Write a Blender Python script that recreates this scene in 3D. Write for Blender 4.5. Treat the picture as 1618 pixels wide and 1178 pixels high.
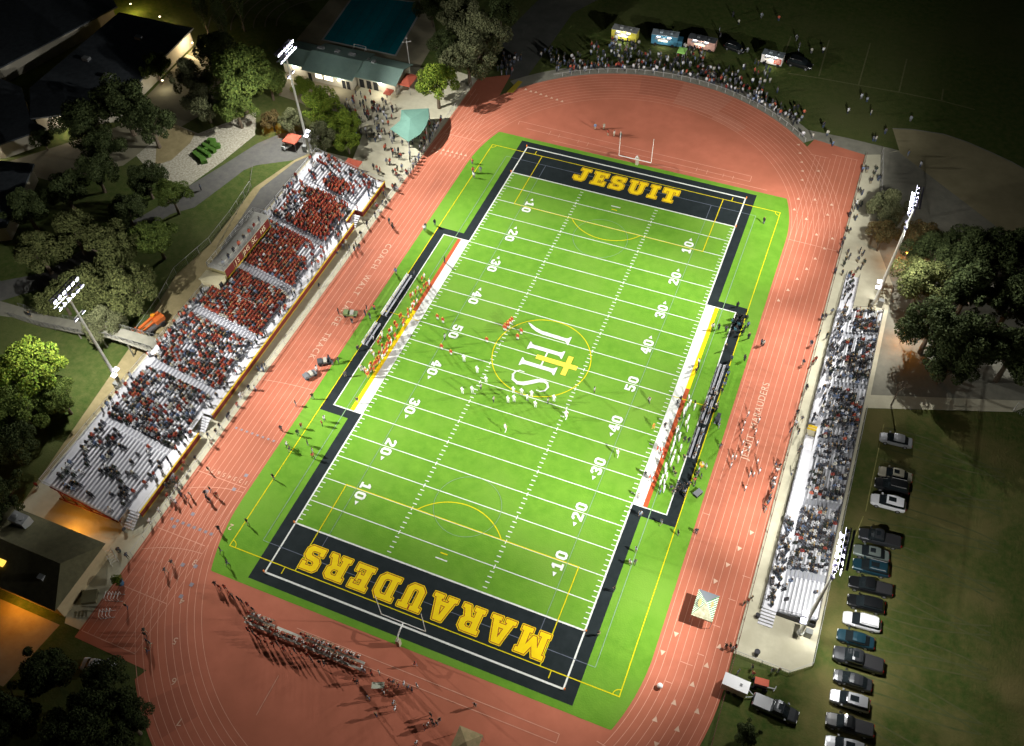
import bpy, bmesh, math, random
import numpy as np
from mathutils import Vector, Matrix, Euler
for o in list(bpy.data.objects): bpy.data.objects.remove(o)
S = bpy.context.scene
C = S.collection
PI = math.pi
# ---------------- camera
FPX = 1442.7791; CXP, CYP = 809.0, 589.0          # photograph is 1618 x 1178
CAM_T = Vector((37.5379, -97.1959, 128.2452)); CAM_R = Euler((.6653, .0266, .3868), 'XYZ')
cd = bpy.data.cameras.new('camera'); cam = bpy.data.objects.new('camera', cd); C.objects.link(cam)
cam.location = CAM_T; cam.rotation_euler = CAM_R
cd.sensor_width = 36; cd.lens = FPX / 1618 * 36; cd.clip_start = 1; cd.clip_end = 3000
S.camera = cam
RM = CAM_R.to_matrix()
def G(x, y, z=0.0):
    """photo pixel -> world point at height z"""
    d = RM @ Vector(((x - CXP) / FPX, -(y - CYP) / FPX, -1))
    t = (z - CAM_T.z) / d.z
    return Vector((CAM_T.x + t * d.x, CAM_T.y + t * d.y, z))
# ---------------- world
W = bpy.data.worlds.new('World'); S.world = W; W.use_nodes = True
nt = W.node_tree; bg = nt.nodes['Background']
sky = nt.nodes.new('ShaderNodeTexSky'); sky.sky_type = 'NISHITA'; sky.sun_disc = False
sky.sun_elevation = math.radians(2); sky.sun_rotation = math.radians(200)
nt.links.new(sky.outputs[0], bg.inputs[0]); bg.inputs[1].default_value = 00.006
S.view_settings.view_transform = 'Standard'; S.view_settings.look = 'None'
S.view_settings.exposure = 0.45; S.view_settings.gamma = 1
# ---------------- floodlights of the four masts
POLES = [(-69.2, 36.4), (-67.0, -33.6), (53.5, 34.1), (53.4, -34.6)]
def spot(loc, aim, power, ang, blend=.9, col=(1, .985, .945), r=.16):
    l = bpy.data.lights.new('floodlight_beam', 'SPOT'); l.energy = power; l.color = col
    l.spot_size = math.radians(ang); l.spot_blend = blend; l.shadow_soft_size = r
    o = bpy.data.objects.new('floodlight_beam', l); C.objects.link(o); o.location = loc
    o.rotation_euler = (Vector(aim) - Vector(loc)).to_track_quat('-Z', 'Y').to_euler()
    return o
for px, py in POLES:
    sx = 1 if px > 0 else -1; sy = 1 if py > 0 else -1
    L = (px - sx * .9, py, 26.2)
    spot(L, (-sx * 18, sy * 6, 0), 120000, 62, 1)          # far part of the field
    spot(L, (sx * 10, sy * 46, 0), 84000, 80, 1)           # end of the field
    spot(L, (sx * 27, -sy * 2, 0), 70000, 80, 1)           # near touchline, middle
    spot(L, (sx * 44, sy * 34, 0), 20000, 105, 1)          # below the mast
    spot((px + sx * .3, py, 19.4), (sx * 68 if sx > 0 else -84, sy * 26, 0), 20000 if sx > 0 else 34000, 152, 1)     # spill behind the mast
    spot((px, py, 25.4), (sx * 52, sy * 92, 0), 34000 if sx < 0 else 20000, 105, 1)     # spill past the ends
    spot(L, (-sx * 42, sy * 12, 0), 62000, 50, 1)          # opposite straight
    if sy > 0: spot(L, (sx * 12, 92, 0), 90000, 84, 1)      # crowd behind the top bend
# ---------------- helpers
def tag(o, label=None, cat=None, group=None, kind=None):
    if label: o['label'] = label
    if cat: o['category'] = cat
    if group: o['group'] = group
    if kind: o['kind'] = kind
    return o
def thing(name, label, cat, loc=(0, 0, 0), rz=0.0, group=None):
    o = bpy.data.objects.new(name, None); C.objects.link(o); o.empty_display_size = .5
    o.location = loc; o.rotation_euler = (0, 0, rz)
    return tag(o, label, cat, group)
MATS = {}
def mat(name, c, c2=None, scale=1.0, rough=.8, metal=0.0, spec=.3, emis=None, es=0.0, detail=4, bump=0.0, mix=1.0, c3=None, scale3=.05, attr=None, bscale=None):
    if name in MATS: return MATS[name]
    m = bpy.data.materials.new(name); m.use_nodes = True; MATS[name] = m
    n = m.node_tree.nodes; l = m.node_tree.links; b = n['Principled BSDF']
    b.inputs['Base Color'].default_value = (*c, 1); b.inputs['Roughness'].default_value = rough
    b.inputs['Metallic'].default_value = metal; b.inputs['Specular IOR Level'].default_value = spec
    src = None; tc = None
    if c2 is not None:
        tc = n.new('ShaderNodeTexCoord'); no = n.new('ShaderNodeTexNoise'); no.inputs['Scale'].default_value = scale
        no.inputs['Detail'].default_value = detail; no.inputs['Roughness'].default_value = .65
        l.new(tc.outputs['Object'], no.inputs['Vector'])
        r = n.new('ShaderNodeMapRange'); r.inputs['From Min'].default_value = .3; r.inputs['From Max'].default_value = .7
        l.new(no.outputs['Fac'], r.inputs['Value'])
        mx = n.new('ShaderNodeMix'); mx.data_type = 'RGBA'; mx.inputs['A'].default_value = (*c, 1); mx.inputs['B'].default_value = (*c2, 1)
        l.new(r.outputs[0], mx.inputs['Factor']); src = mx.outputs['Result']
        if c3 is not None:
            n3 = n.new('ShaderNodeTexNoise'); n3.inputs['Scale'].default_value = scale3; n3.inputs['Detail'].default_value = 5
            l.new(tc.outputs['Object'], n3.inputs['Vector'])
            r3 = n.new('ShaderNodeMapRange'); r3.inputs['From Min'].default_value = .45; r3.inputs['From Max'].default_value = .68
            l.new(n3.outputs['Fac'], r3.inputs['Value'])
            m3 = n.new('ShaderNodeMix'); m3.data_type = 'RGBA'; l.new(src, m3.inputs['A']); m3.inputs['B'].default_value = (*c3, 1)
            l.new(r3.outputs[0], m3.inputs['Factor']); src = m3.outputs['Result']
        l.new(src, b.inputs['Base Color'])
    if bump:
        if tc is None: tc = n.new('ShaderNodeTexCoord')
        nb = n.new('ShaderNodeTexNoise'); nb.inputs['Scale'].default_value = bscale or scale * 4; nb.inputs['Detail'].default_value = 3
        l.new(tc.outputs['Object'], nb.inputs['Vector'])
        bp = n.new('ShaderNodeBump'); bp.inputs['Strength'].default_value = bump; bp.inputs['Distance'].default_value = .1
        l.new(nb.outputs['Fac'], bp.inputs['Height']); l.new(bp.outputs[0], b.inputs['Normal'])
    if emis: b.inputs['Emission Color'].default_value = (*emis, 1); b.inputs['Emission Strength'].default_value = es
    if attr == 'object':
        oi = n.new('ShaderNodeObjectInfo'); l.new(oi.outputs['Color'], b.inputs['Base Color'])
    elif attr:
        at = n.new('ShaderNodeAttribute'); at.attribute_name = attr; l.new(at.outputs['Color'], b.inputs['Base Color'])
    return m
class MB:
    def __init__(s): s.v = []; s.f = []; s.m = []
    def face(s, pts, m=0):
        b = len(s.v); s.v += [tuple(p) for p in pts]; s.f.append(tuple(range(b, b + len(pts)))); s.m.append(m); return s
    def box(s, x0, x1, y0, y1, z0, z1, m=0, M=None):
        p = [Vector((x, y, z)) for z in (z0, z1) for x, y in ((x0, y0), (x1, y0), (x1, y1), (x0, y1))]
        if M is not None: p = [M @ q for q in p]
        b = len(s.v); s.v += [tuple(q) for q in p]
        for f in ((0, 3, 2, 1), (4, 5, 6, 7), (0, 1, 5, 4), (1, 2, 6, 5), (2, 3, 7, 6), (3, 0, 4, 7)):
            s.f.append(tuple(b + i for i in f)); s.m.append(m)
        return s
    def bar(s, a, b, w, h=None, m=0):
        """square bar between two points"""
        a = Vector(a); b = Vector(b); h = h or w; d = b - a; L = d.length
        if L < 1e-6: return s
        q = d.to_track_quat('X', 'Z').to_matrix().to_4x4(); M = Matrix.Translation(a) @ q
        return s.box(0, L, -w / 2, w / 2, -h / 2, h / 2, m, M)
    def tube(s, a, b, r0, r1=None, n=8, m=0, cap=True):
        a = Vector(a); b = Vector(b); r1 = r0 if r1 is None else r1; d = b - a
        if d.length < 1e-6: return s
        q = d.to_track_quat('Z', 'Y').to_matrix(); k = len(s.v)
        for c, r in ((a, r0), (b, r1)):
            for i in range(n):
                t = 2 * PI * i / n; s.v.append(tuple(c + q @ Vector((r * math.cos(t), r * math.sin(t), 0))))
        for i in range(n):
            j = (i + 1) % n; s.f.append((k + i, k + j, k + n + j, k + n + i)); s.m.append(m)
        if cap:
            s.f.append(tuple(k + i for i in reversed(range(n)))); s.m.append(m)
            s.f.append(tuple(k + n + i for i in range(n))); s.m.append(m)
        return s
    def path(s, pts, r, n=5, m=0):
        for a, b in zip(pts, pts[1:]): s.tube(a, b, r, r, n, m)
        return s
    def prism(s, poly, z0, z1, m=0, mtop=None):
        n = len(poly); k = len(s.v)
        ar = sum(poly[i][0] * poly[(i + 1) % n][1] - poly[(i + 1) % n][0] * poly[i][1] for i in range(n))
        if ar < 0: poly = list(reversed(poly))
        s.v += [(p[0], p[1], z0) for p in poly] + [(p[0], p[1], z1) for p in poly]
        for i in range(n):
            j = (i + 1) % n; s.f.append((k + i, k + j, k + n + j, k + n + i)); s.m.append(m)
        s.f.append(tuple(k + n + i for i in range(n))); s.m.append(m if mtop is None else mtop)
        s.f.append(tuple(k + i for i in reversed(range(n)))); s.m.append(m)
        return s
    def sheet(s, poly, z, m=0):
        n = len(poly); k = len(s.v)
        ar = sum(poly[i][0] * poly[(i + 1) % n][1] - poly[(i + 1) % n][0] * poly[i][1] for i in range(n))
        if ar < 0: poly = list(reversed(poly))
        s.v += [(p[0], p[1], z) for p in poly]; s.f.append(tuple(range(k, k + n))); s.m.append(m); return s
    def strip(s, pts, w, z, m=0, closed=False):
        """flat painted line along a polyline"""
        P = [Vector((p[0], p[1])) for p in pts]; n = len(P); L = []; R = []
        for i in range(n):
            a = P[(i - 1) % n] if (i or closed) else P[i]; b = P[(i + 1) % n] if (i < n - 1 or closed) else P[i]
            d1 = (P[i] - a); d2 = (b - P[i])
            d1 = d1.normalized() if d1.length > 1e-9 else d2.normalized(); d2 = d2.normalized() if d2.length > 1e-9 else d1
            n1 = Vector((-d1.y, d1.x)); n2 = Vector((-d2.y, d2.x)); nn = (n1 + n2); nn = nn.normalized() if nn.length > 1e-6 else n1
            k = w / 2 / max(.3, nn.dot(n1)); L.append(P[i] + nn * k); R.append(P[i] - nn * k)
        for i in range(n if closed else n - 1):
            j = (i + 1) % n
            s.face([(R[i].x, R[i].y, z), (R[j].x, R[j].y, z), (L[j].x, L[j].y, z), (L[i].x, L[i].y, z)], m)
        return s
    def ell(s, c, rx, ry, rz, m=0, nu=10, nv=7):
        k = len(s.v); c = Vector(c)
        for j in range(1, nv):
            t = PI * j / nv
            for i in range(nu):
                u = 2 * PI * i / nu; s.v.append((c.x + rx * math.sin(t) * math.cos(u), c.y + ry * math.sin(t) * math.sin(u), c.z + rz * math.cos(t)))
        a = len(s.v); s.v.append((c.x, c.y, c.z + rz)); s.v.append((c.x, c.y, c.z - rz))
        for i in range(nu):
            q = (i + 1) % nu
            s.f.append((a, k + i, k + q)); s.m.append(m); s.f.append((a + 1, k + (nv - 2) * nu + q, k + (nv - 2) * nu + i)); s.m.append(m)
            for j in range(nv - 2):
                s.f.append((k + j * nu + i, k + (j + 1) * nu + i, k + (j + 1) * nu + q, k + j * nu + q)); s.m.append(m)
        return s
    def build(s, name, mats, parent=None, smooth=False, loc=None, rz=0):
        me = bpy.data.meshes.new(name); me.from_pydata(s.v, [], s.f)
        for q in (mats if isinstance(mats, (list, tuple)) else [mats]): me.materials.append(q)
        me.polygons.foreach_set('material_index', s.m)
        if smooth: me.polygons.foreach_set('use_smooth', [True] * len(s.f))
        me.update(); o = bpy.data.objects.new(name, me); C.objects.link(o)
        if parent: o.parent = parent
        if loc is not None: o.location = loc; o.rotation_euler = (0, 0, rz)
        return o
def struct(o): o['kind'] = 'structure'; return o
def copy_tree(o, parent=None):
    c = o.copy(); C.objects.link(c); c.parent = parent
    for ch in list(o.children): copy_tree(ch, c)
    return c
ORD = ['first', 'second', 'third', 'fourth', 'fifth', 'sixth', 'seventh', 'eighth', 'ninth', 'tenth', 'eleventh', 'twelfth', 'thirteenth', 'fourteenth', 'fifteenth', 'sixteenth', 'seventeenth', 'eighteenth', 'nineteenth', 'twentieth']
TENS = ['twenty', 'thirty', 'forty', 'fifty', 'sixty', 'seventy', 'eighty']
def ordw(i):
    """0 -> first"""
    if i < 20: return ORD[i]
    t, u = divmod(i + 1, 10)
    return (TENS[t - 2][:-1] + 'ieth') if u == 0 else TENS[t - 2] + '-' + ORD[u - 1]
# ================= ground, track, field
M_grass = mat('lawn', (.04, .075, .014), (.095, .11, .032), .8, rough=.95, spec=.1, bump=.6, bscale=3, c3=(.09, .10, .035), scale3=.035)
M_park = mat('parking_grass', (.035, .068, .012), (.09, .092, .026), .9, rough=.95, spec=.1, bump=.6, bscale=3, c3=(.14, .12, .045), scale3=.09)
M_dirt = mat('dirt', (.24, .20, .10), (.34, .28, .15), .5, rough=.95, spec=.1, bump=.3)
M_infield = mat('infield_dirt', (.26, .23, .13), (.33, .29, .17), .3, rough=.95, spec=.1)
M_conc = mat('concrete', (.50, .47, .34), (.58, .55, .41), .8, rough=.85, spec=.2, c3=(.46, .43, .31), scale3=.22)
M_gconc = mat('grey_concrete', (.20, .195, .155), (.27, .26, .205), .5, rough=.85, spec=.2)
M_asph = mat('asphalt', (.10, .10, .095), (.14, .135, .12), .7, rough=.9, spec=.2)
M_track = mat('running_track', (.54, .172, .102), (.46, .142, .082), .3, rough=.85, spec=.2, detail=6, c3=(.40, .128, .072), scale3=.07)
M_turf = mat('artificial_turf', (.100, .255, .018), (.150, .325, .028), .5, rough=.9, spec=.12, detail=10, c3=(.155, .31, .035), scale3=.07, bump=.4, bscale=4)
M_black = mat('black_turf', (.012, .018, .019), (.020, .027, .029), .6, rough=.9, spec=.12, detail=6)
M_white = mat('white_turf', (.82, .82, .80), (.62, .66, .58), 2.2, rough=.9, spec=.1)
M_yel = mat('yellow_turf', (.95, .70, .012), (.88, .63, .01), .8, rough=.9, spec=.1)
M_redt = mat('red_turf', (.48, .10, .035), (.42, .085, .03), .8, rough=.9, spec=.1)
M_yline = mat('yellow_line', (.70, .60, .01), rough=.9, spec=.1)
M_gline = mat('grey_green_line', (.22, .36, .19), rough=.9, spec=.1)
M_kline = mat('grey_line', (.13, .15, .19), rough=.9, spec=.1)
M_lane = mat('lane_paint', (.72, .38, .27), (.6, .28, .19), 1.5, rough=.9, spec=.1)
M_lanew = mat('track_lettering', (.75, .52, .38), (.66, .42, .3), 1.5, rough=.9, spec=.1)
M_tgrey = mat('track_grey_mark', (.30, .26, .28), rough=.9, spec=.1)
def sheet(name, poly, z, m): return struct(MB().sheet(poly, z).build(name, m))
def gp(pts, ox=0, oy=0, s=1.0): return [tuple(G(ox + a / s, oy + b / s)[:2]) for a, b in pts]
# one lawn reaching the horizon
struct(MB().sheet([(-900, -700), (900, -700), (900, 1200), (-900, 1200)], -.02).build('ground', M_grass))
sheet('car_park_grass', [(55.9, 9.3), (55.9, -38.8), (53.1, -41), (45.4, -43), (45.4, -130), (160, -130), (160, 22), (79, 17.6)], -.008, M_park)
def arc(cx, cy, r, a0, a1, n): return [(cx + r * math.cos(math.radians(a0 + (a1 - a0) * i / n)), cy + r * math.sin(math.radians(a0 + (a1 - a0) * i / n))) for i in range(n + 1)]
RI, RO, YC = 34.95, 45.2, 45.2
# running track: outer outline with the four chutes
outline = [(-45.2, -74.2), (-32.2, -74.4)]
outline += [p for p in arc(0, -YC, RO, 180, 360, 96) if p[0] > -33.0 and p[1] < -YC or p[0] > 0]
outline += [(45.2, 77.6), (34.0, 79.2)]
outline += [p for p in arc(0, YC, RO, 0, 180, 96) if -38 < p[0] < 33.5 and p[1] > YC]
outline += [(-38.2, 79.0), (-45.0, 75.0)]
sheet('running_track', outline, .004, M_track)
# resurfaced patches on the bends and straights
def ringpatch(r0, r1, a0, a1, m, nm_, cy=YC): sheet(nm_, arc(0, cy, r0, a0, a1, 14) + list(reversed(arc(0, cy, r1, a0, a1, 14))), .008, m)
M_tp1 = mat('track_patch_dark', (.44, .137, .079), (.40, .122, .07), .6, rough=.85); M_tp2 = mat('track_patch_pale', (.50, .185, .115), (.45, .155, .095), .6, rough=.85)
ringpatch(37.5, 44.6, 88, 101, M_tp1, 'track_patch'); ringpatch(36.0, 44.6, 72, 88, M_tp2, 'track_patch'); ringpatch(35.4, 38.2, 60, 72, M_tp2, 'track_patch'); ringpatch(37.4, 40.6, 214, 226, M_tp1, 'track_patch', -YC); ringpatch(38.4, 44.0, 228, 236, M_tp1, 'track_patch', -YC)
for q in ([(36, -12), (37.8, -12), (37.8, -30), (36, -30)], [(41, 14), (44.8, 14), (44.8, 22), (41, 22)], [(-43.8, -8), (-41.2, -8), (-41.2, 14), (-43.8, 14)], [(-39, 26), (-36.8, 26), (-36.8, 38), (-39, 38)]): sheet('track_patch', q, .008, M_tp1)
# lane lines
lm = MB(); zl = .012; lw = .085
for i in range(10):
    r = RI + .28 + i * 1.07
    pts = arc(0, YC, r, 0, 180, 90) + arc(0, -YC, r, 180, 360, 90)
    lm.strip(pts, lw, zl, 0, True)
for i in range(10):
    x = 35.23 + i * 1.07
    lm.strip([(-x, -YC), (-x, -73.0)], lw, zl + .004) ; 
    if i < 9: lm.strip([(x, YC), (x, 73.8 + (i > 3) * 1.5)], lw, zl + .004)
    if i > 1: lm.strip([(-x, YC), (-x, 58 + i * 1.6)], lw, zl + .004)
for seg in ([(-35.2, -73), (-44.9, -73)], [(-35.2, -43.1), (-44.9, -43.1)], [(-35.6, -54.5), (-44.6, -54.5)], [(-35.5, -64.8), (-44.9, -64.8)],
            [(34.0, 73.8), (38.0, 73.8)], [(38.4, 75.3), (44, 75.3)], [(35, 45.9), (44.8, 45.9)], [(-35.2, 53.0), (-44, 53.0)], [(31, -59.8), (44.8, -62)],
            [(35.3, -20.5), (36.4, -20.5)], [(43.6, -28.8), (44.8, -28.8)], [(42.5, -33.2), (43.6, -33.2)], [(41.4, -38), (42.5, -38)], [(40.4, -43), (41.4, -43)], [(38.5, -45), (40.3, -45)], [(37.2, -48.5), (38.3, -48.5)]):
    lm.strip(seg, .12, zl + .008)
for yy in (-21.5, -44.0, -55.8):                       # curved waterfall starts
    lm.strip([(-35.3 - t * 9.4, yy - t * .4 - 2.4 * t * t * (1 if yy < -30 else .3)) for t in [k / 8 for k in range(9)]], .11, zl + .012)
# high jump and pit markings in the two D areas
for a, b in (((-29.5, 62.9), (24, 62.2)), ((-27, 60.9), (24, 60.4)), ((-29.5, 62.9), (-29.3, 61.6)), ((24, 62.2), (24, 60.4)), ((-15.2, -60.9), (26, -60.8)), ((-4, -62.3), (26, -62.1)), ((26, -60.8), (26, -62.1)), ((-20, 58.9), (28, 58.9)),
             ((-21.5, 62), (-21.5, 60.5)), ((-19.2, 61.6), (-19.2, 60.3)), ((-14.5, 61.2), (-14.5, 60)), ((-12.2, 61), (-12.2, 59.7)), ((12.5, 61), (12.5, 59.7)), ((14.8, 61), (14.8, 59.7)), ((18.3, 61), (18.3, 59.8)), ((20.4, 61), (20.4, 59.8)), ((-14, -68), (-14, -74))):
    lm.strip([a, b], .11, zl + .016)
struct(lm.build('track_lane_lines', M_lane))
tm = MB()
def tri(x, y, a, s=.75):
    ca, sa = math.cos(a), math.sin(a)
    tm.face([(x + s * .82 * (u * ca - v * sa), y + s * .82 * (u * sa + v * ca), .03) for u, v in ((-.6, -.5), (.6, -.5), (0, .7))])
TRI_PX = [(1430, 110), (1350, 275), (1030, 475), (945, 590), (1225, 670), (1305, 552), (1135, 790), (1165, 960), (1020, 905), (1040, 1072), (900, 1010), (905, 1170)]
for i, (u, v) in enumerate(TRI_PX[2:]): p = G(810 + u / 3.993, 883 + v / 3.993); tri(p.x, p.y, 0 if i in (2, 3, 4, 5, 6, 7, 8) else PI, .8)
for u, v in ((390, 55), (305, 168)): p = G(1060 + u / 4.365, 880 + v / 4.365); tri(p.x, p.y, PI - .2, .8)
for u, v in ((1505, 1005), (1428, 1105)): p = G(810 + u / 3.993, 590 + v / 3.993); tri(p.x, p.y, PI - .2, .8)
for u, v in ((185, 75), (160, 142), (235, 202), (395, 112), (370, 175), (400, 325), (350, 388), (292, 452), (238, 517), (178, 580), (120, 650), (60, 715), (290, 80), (300, 300)): p = G(1215 + u / 3.993, 295 + v / 3.993); tri(p.x, p.y, .2, .7)
for u, v in ((185, 912), (195, 965), (205, 1022), (210, 1078), (208, 1135), (310, 1078)): p = G(1215 + u / 3.993, v / 3.993); tri(p.x, p.y, PI / 2 + .3, .7)
for u, v in ((82, 562), (115, 575), (147, 580), (178, 593), (212, 604), (246, 616), (280, 627), (312, 638)): p = G(810 + u / 3.993, v / 3.993); tri(p.x, p.y, .2, .8)
for k in range(8): tri(-43.6 + k * 1.07, 47.5, 0, .7)
struct(tm.build('track_start_markers', M_lanew))
gm = MB()
for k in range(8): 
    gm.sheet([(-43.6 + k * 1.07, -52.6), (-43.1 + k * 1.07, -52.6), (-43.1 + k * 1.07, -52.1), (-43.6 + k * 1.07, -52.1)], .032)
    gm.sheet([(-43.6 + k * 1.07, -33.6), (-43.2 + k * 1.07, -33.6), (-43.2 + k * 1.07, -33.2), (-43.6 + k * 1.07, -33.2)], .032)
for x, y in ((-40.7, -50.4), (-42.2, -53.4), (-37, -44), (-35, -58), (-33.8, -60.8), (-34.2, -63), (-37, -58.5), (-41, -46), (-36.6, -41)): gm.sheet([(x - .3, y - .3), (x + .3, y - .3), (x + .3, y + .3), (x - .3, y + .3)], .034)
struct(gm.build('track_exchange_marks', M_tgrey))
# gold long-jump board beside the top bend
struct(MB().sheet(gp([(800, 146), (811, 146), (826, 129), (819, 127)]), .036).build('gold_runway_board', mat('gold_paint', (.48, .36, .03), rough=.8)))
# turf with corners cut by the bend
tp = []
for cx, cy, a0, a1 in ((0, 1, 0, 180), (0, -1, 180, 360)):
    for p in arc(0, cy * YC, RI - .25, a0, a1, 120):
        tp.append((p[0], max(-57.75, min(57.75, p[1]))))
tq = []
for p in tp:
    if abs(abs(p[1]) - 57.75) < 1e-6 and tq and abs(abs(tq[-1][1]) - 57.75) < 1e-6:
        if len(tq) > 1 and abs(tq[-2][1] - tq[-1][1]) < 1e-6: tq[-1] = p; continue
    tq.append(p)
sheet('football_turf', tq, .016, M_turf)
# black surround: ring built from non-overlapping rectangles
bk = MB()
def rect(mb, x0, x1, y0, y1, z, m=0): mb.sheet([(x0, y0), (x1, y0), (x1, y1), (x0, y1)], z, m)
SX = 24.384; GY = 45.72; EY = 54.864
for s in (1, -1):
    ys = sorted((s * GY, s * 56.6)); rect(bk, -26.35, 26.35, ys[0], ys[1], .022)
for sx in (1, -1):
    for sy in (1, -1):
        a = sorted((sx * SX, sx * 26.35)); b = sorted((sy * 24.65, sy * GY)); rect(bk, *a, *b, .022)
        a = sorted((sx * SX, sx * 32.0)); b = sorted((sy * 22.95, sy * 24.65)); rect(bk, *a, *b, .022)
    a = sorted((sx * 30.05, sx * 32.0)); rect(bk, *a, -22.95, 22.95, .022)
struct(bk.build('black_turf_surround', M_black))
ws = MB(); cs = MB()
for sx in (1, -1):
    a = sorted((sx * (SX), sx * 26.1)); rect(ws, *a, -22.86, 22.86, .022, 0)
    a = sorted((sx * 26.1, sx * 26.85)); ym = 2.5 if sx > 0 else -5.5
    lo, hi = (0, 1) if sx > 0 else (1, 0)
    rect(cs, *a, -22.86, ym if sx > 0 else 2.0, .022, lo); rect(cs, *a, ym if sx > 0 else 2.0, 22.86, .022, hi)
struct(ws.build('white_sideline_strips', M_white)); struct(cs.build('coloured_coaching_strips', [M_redt, M_yel]))
# white field markings
fl = MB(); z = .030; lw = .14
for i in range(-9, 10):
    y = i * 4.572
    fl.strip([(-SX, y), (SX, y)], lw, z)
for s in (1, -1):
    fl.strip([(-SX, s * GY), (SX, s * GY)], .26, z)
    fl.strip([(-SX, s * EY), (SX, s * EY)], .30, z)
    fl.strip([(s * SX, -22.9 - .0), (s * SX, -EY - .15)], .26, z + .004); fl.strip([(s * SX, 22.9), (s * SX, EY + .15)], .26, z + .004)
    fl.strip([(s * SX, -22.95), (s * 30.05, -22.95), (s * 30.05, 22.95), (s * SX, 22.95)], .2, z + .008)
    fl.strip([(-1.0, s * 43.0), (1.0, s * 43.0)], .2, z)
    for k in range(-49, 50):
        if k % 5 == 0:
            fl.strip([(s * 8.15, k * .9144 - .35), (s * 8.15, k * .9144 + .35)], .16, z + .004); continue
        y = k * .9144
        fl.strip([(s * 7.75, y), (s * 8.45, y)], .15, z); fl.strip([(s * 23.55, y), (s * 24.25, y)], .14, z)
struct(fl.build('white_field_lines', M_white))
# soccer and lacrosse lines
yl = MB(); zz = .042; w2 = .15
yl.strip([(-32, -53), (32, -53), (32, 53), (-32, 53)], w2, zz, 0, True)
yl.strip([(-32, 0), (-24.6, 0)], w2, zz); yl.strip([(32, 0), (24.6, 0)], w2, zz)
yl.strip([(8.95 * math.cos(t * PI / 36), 8.95 * math.sin(t * PI / 36)) for t in range(72)], .15, zz, 0, True)
for s in (1, -1):
    yl.strip([(-20.15, s * 53), (-20.15, s * 36.5), (20.15, s * 36.5), (20.15, s * 53)], w2, zz + .004)
    yl.strip([(9.15 * math.cos(a) , s * (42 - 9.15 * math.sin(a))) for a in [math.radians(37 + 106 * i / 24) for i in range(25)]], w2, zz + .004)
    yl.strip([(-.6, s * 42), (.6, s * 42)], .2, zz + .008)
    for x in (-21.9, 21.9): yl.strip([(x, s * 53.1), (x, s * 54.2)], w2, zz + .008)
    for sx in (1, -1): yl.strip([(sx * 32 - sx * math.cos(a), s * 53 - s * math.sin(a)) for a in [PI / 2 * i / 8 for i in range(9)]], .13, zz + .008)
struct(yl.build('yellow_soccer_lines', M_yline))
gl = MB(); kl = MB()
for sx in (1, -1):
    gl.strip([(sx * 27.55, -50.3), (sx * 27.55, 50.3)], .13, .050)
    gl.strip([(sx * 18.3, -GY + .2), (sx * 18.3, GY - .2)], .10, .050)
for s in (1, -1):
    gl.strip([(-27.5, s * 50.3), (-26.4, s * 50.3)], .13, .054); gl.strip([(27.5, s * 50.3), (26.4, s * 50.3)], .13, .054)
    kl.strip([(-26.3, s * 50.3), (26.3, s * 50.3)], .11, .054)
    for x in (-18.3, 18.3): kl.strip([(x, s * 46), (x, s * 50.2)], .11, .054)
    gl.strip([(5.5 * math.cos(t * PI / 18), s * 33 + 5.5 * math.sin(t * PI / 18)) for t in range(36)], .08, .058, 0, True)
struct(gl.build('faint_lacrosse_lines', M_gline)); struct(kl.build('grey_end_zone_lines', M_kline))
# ---- lettering rasterised into flat rectangles (no overlapping faces)
def inpoly(X, Y, poly):
    r = np.zeros(X.shape, bool); n = len(poly); j = n - 1
    for i in range(n):
        xi, yi = poly[i]; xj, yj = poly[j]
        if yi != yj:
            r ^= ((yi > Y) != (yj > Y)) & (X < (xj - xi) * (Y - yi) / (yj - yi) + xi)
        j = i
    return r
def stroke(a, b, w):
    dx, dy = b[0] - a[0], b[1] - a[1]; L = math.hypot(dx, dy); nx, ny = -dy / L * w / 2, dx / L * w / 2
    return [(a[0] + nx, a[1] + ny), (b[0] + nx, b[1] + ny), (b[0] - nx, b[1] - ny), (a[0] - nx, a[1] - ny)]
def R(x0, y0, x1, y1): return [(x0, y0), (x1, y0), (x1, y1), (x0, y1)]
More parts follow.
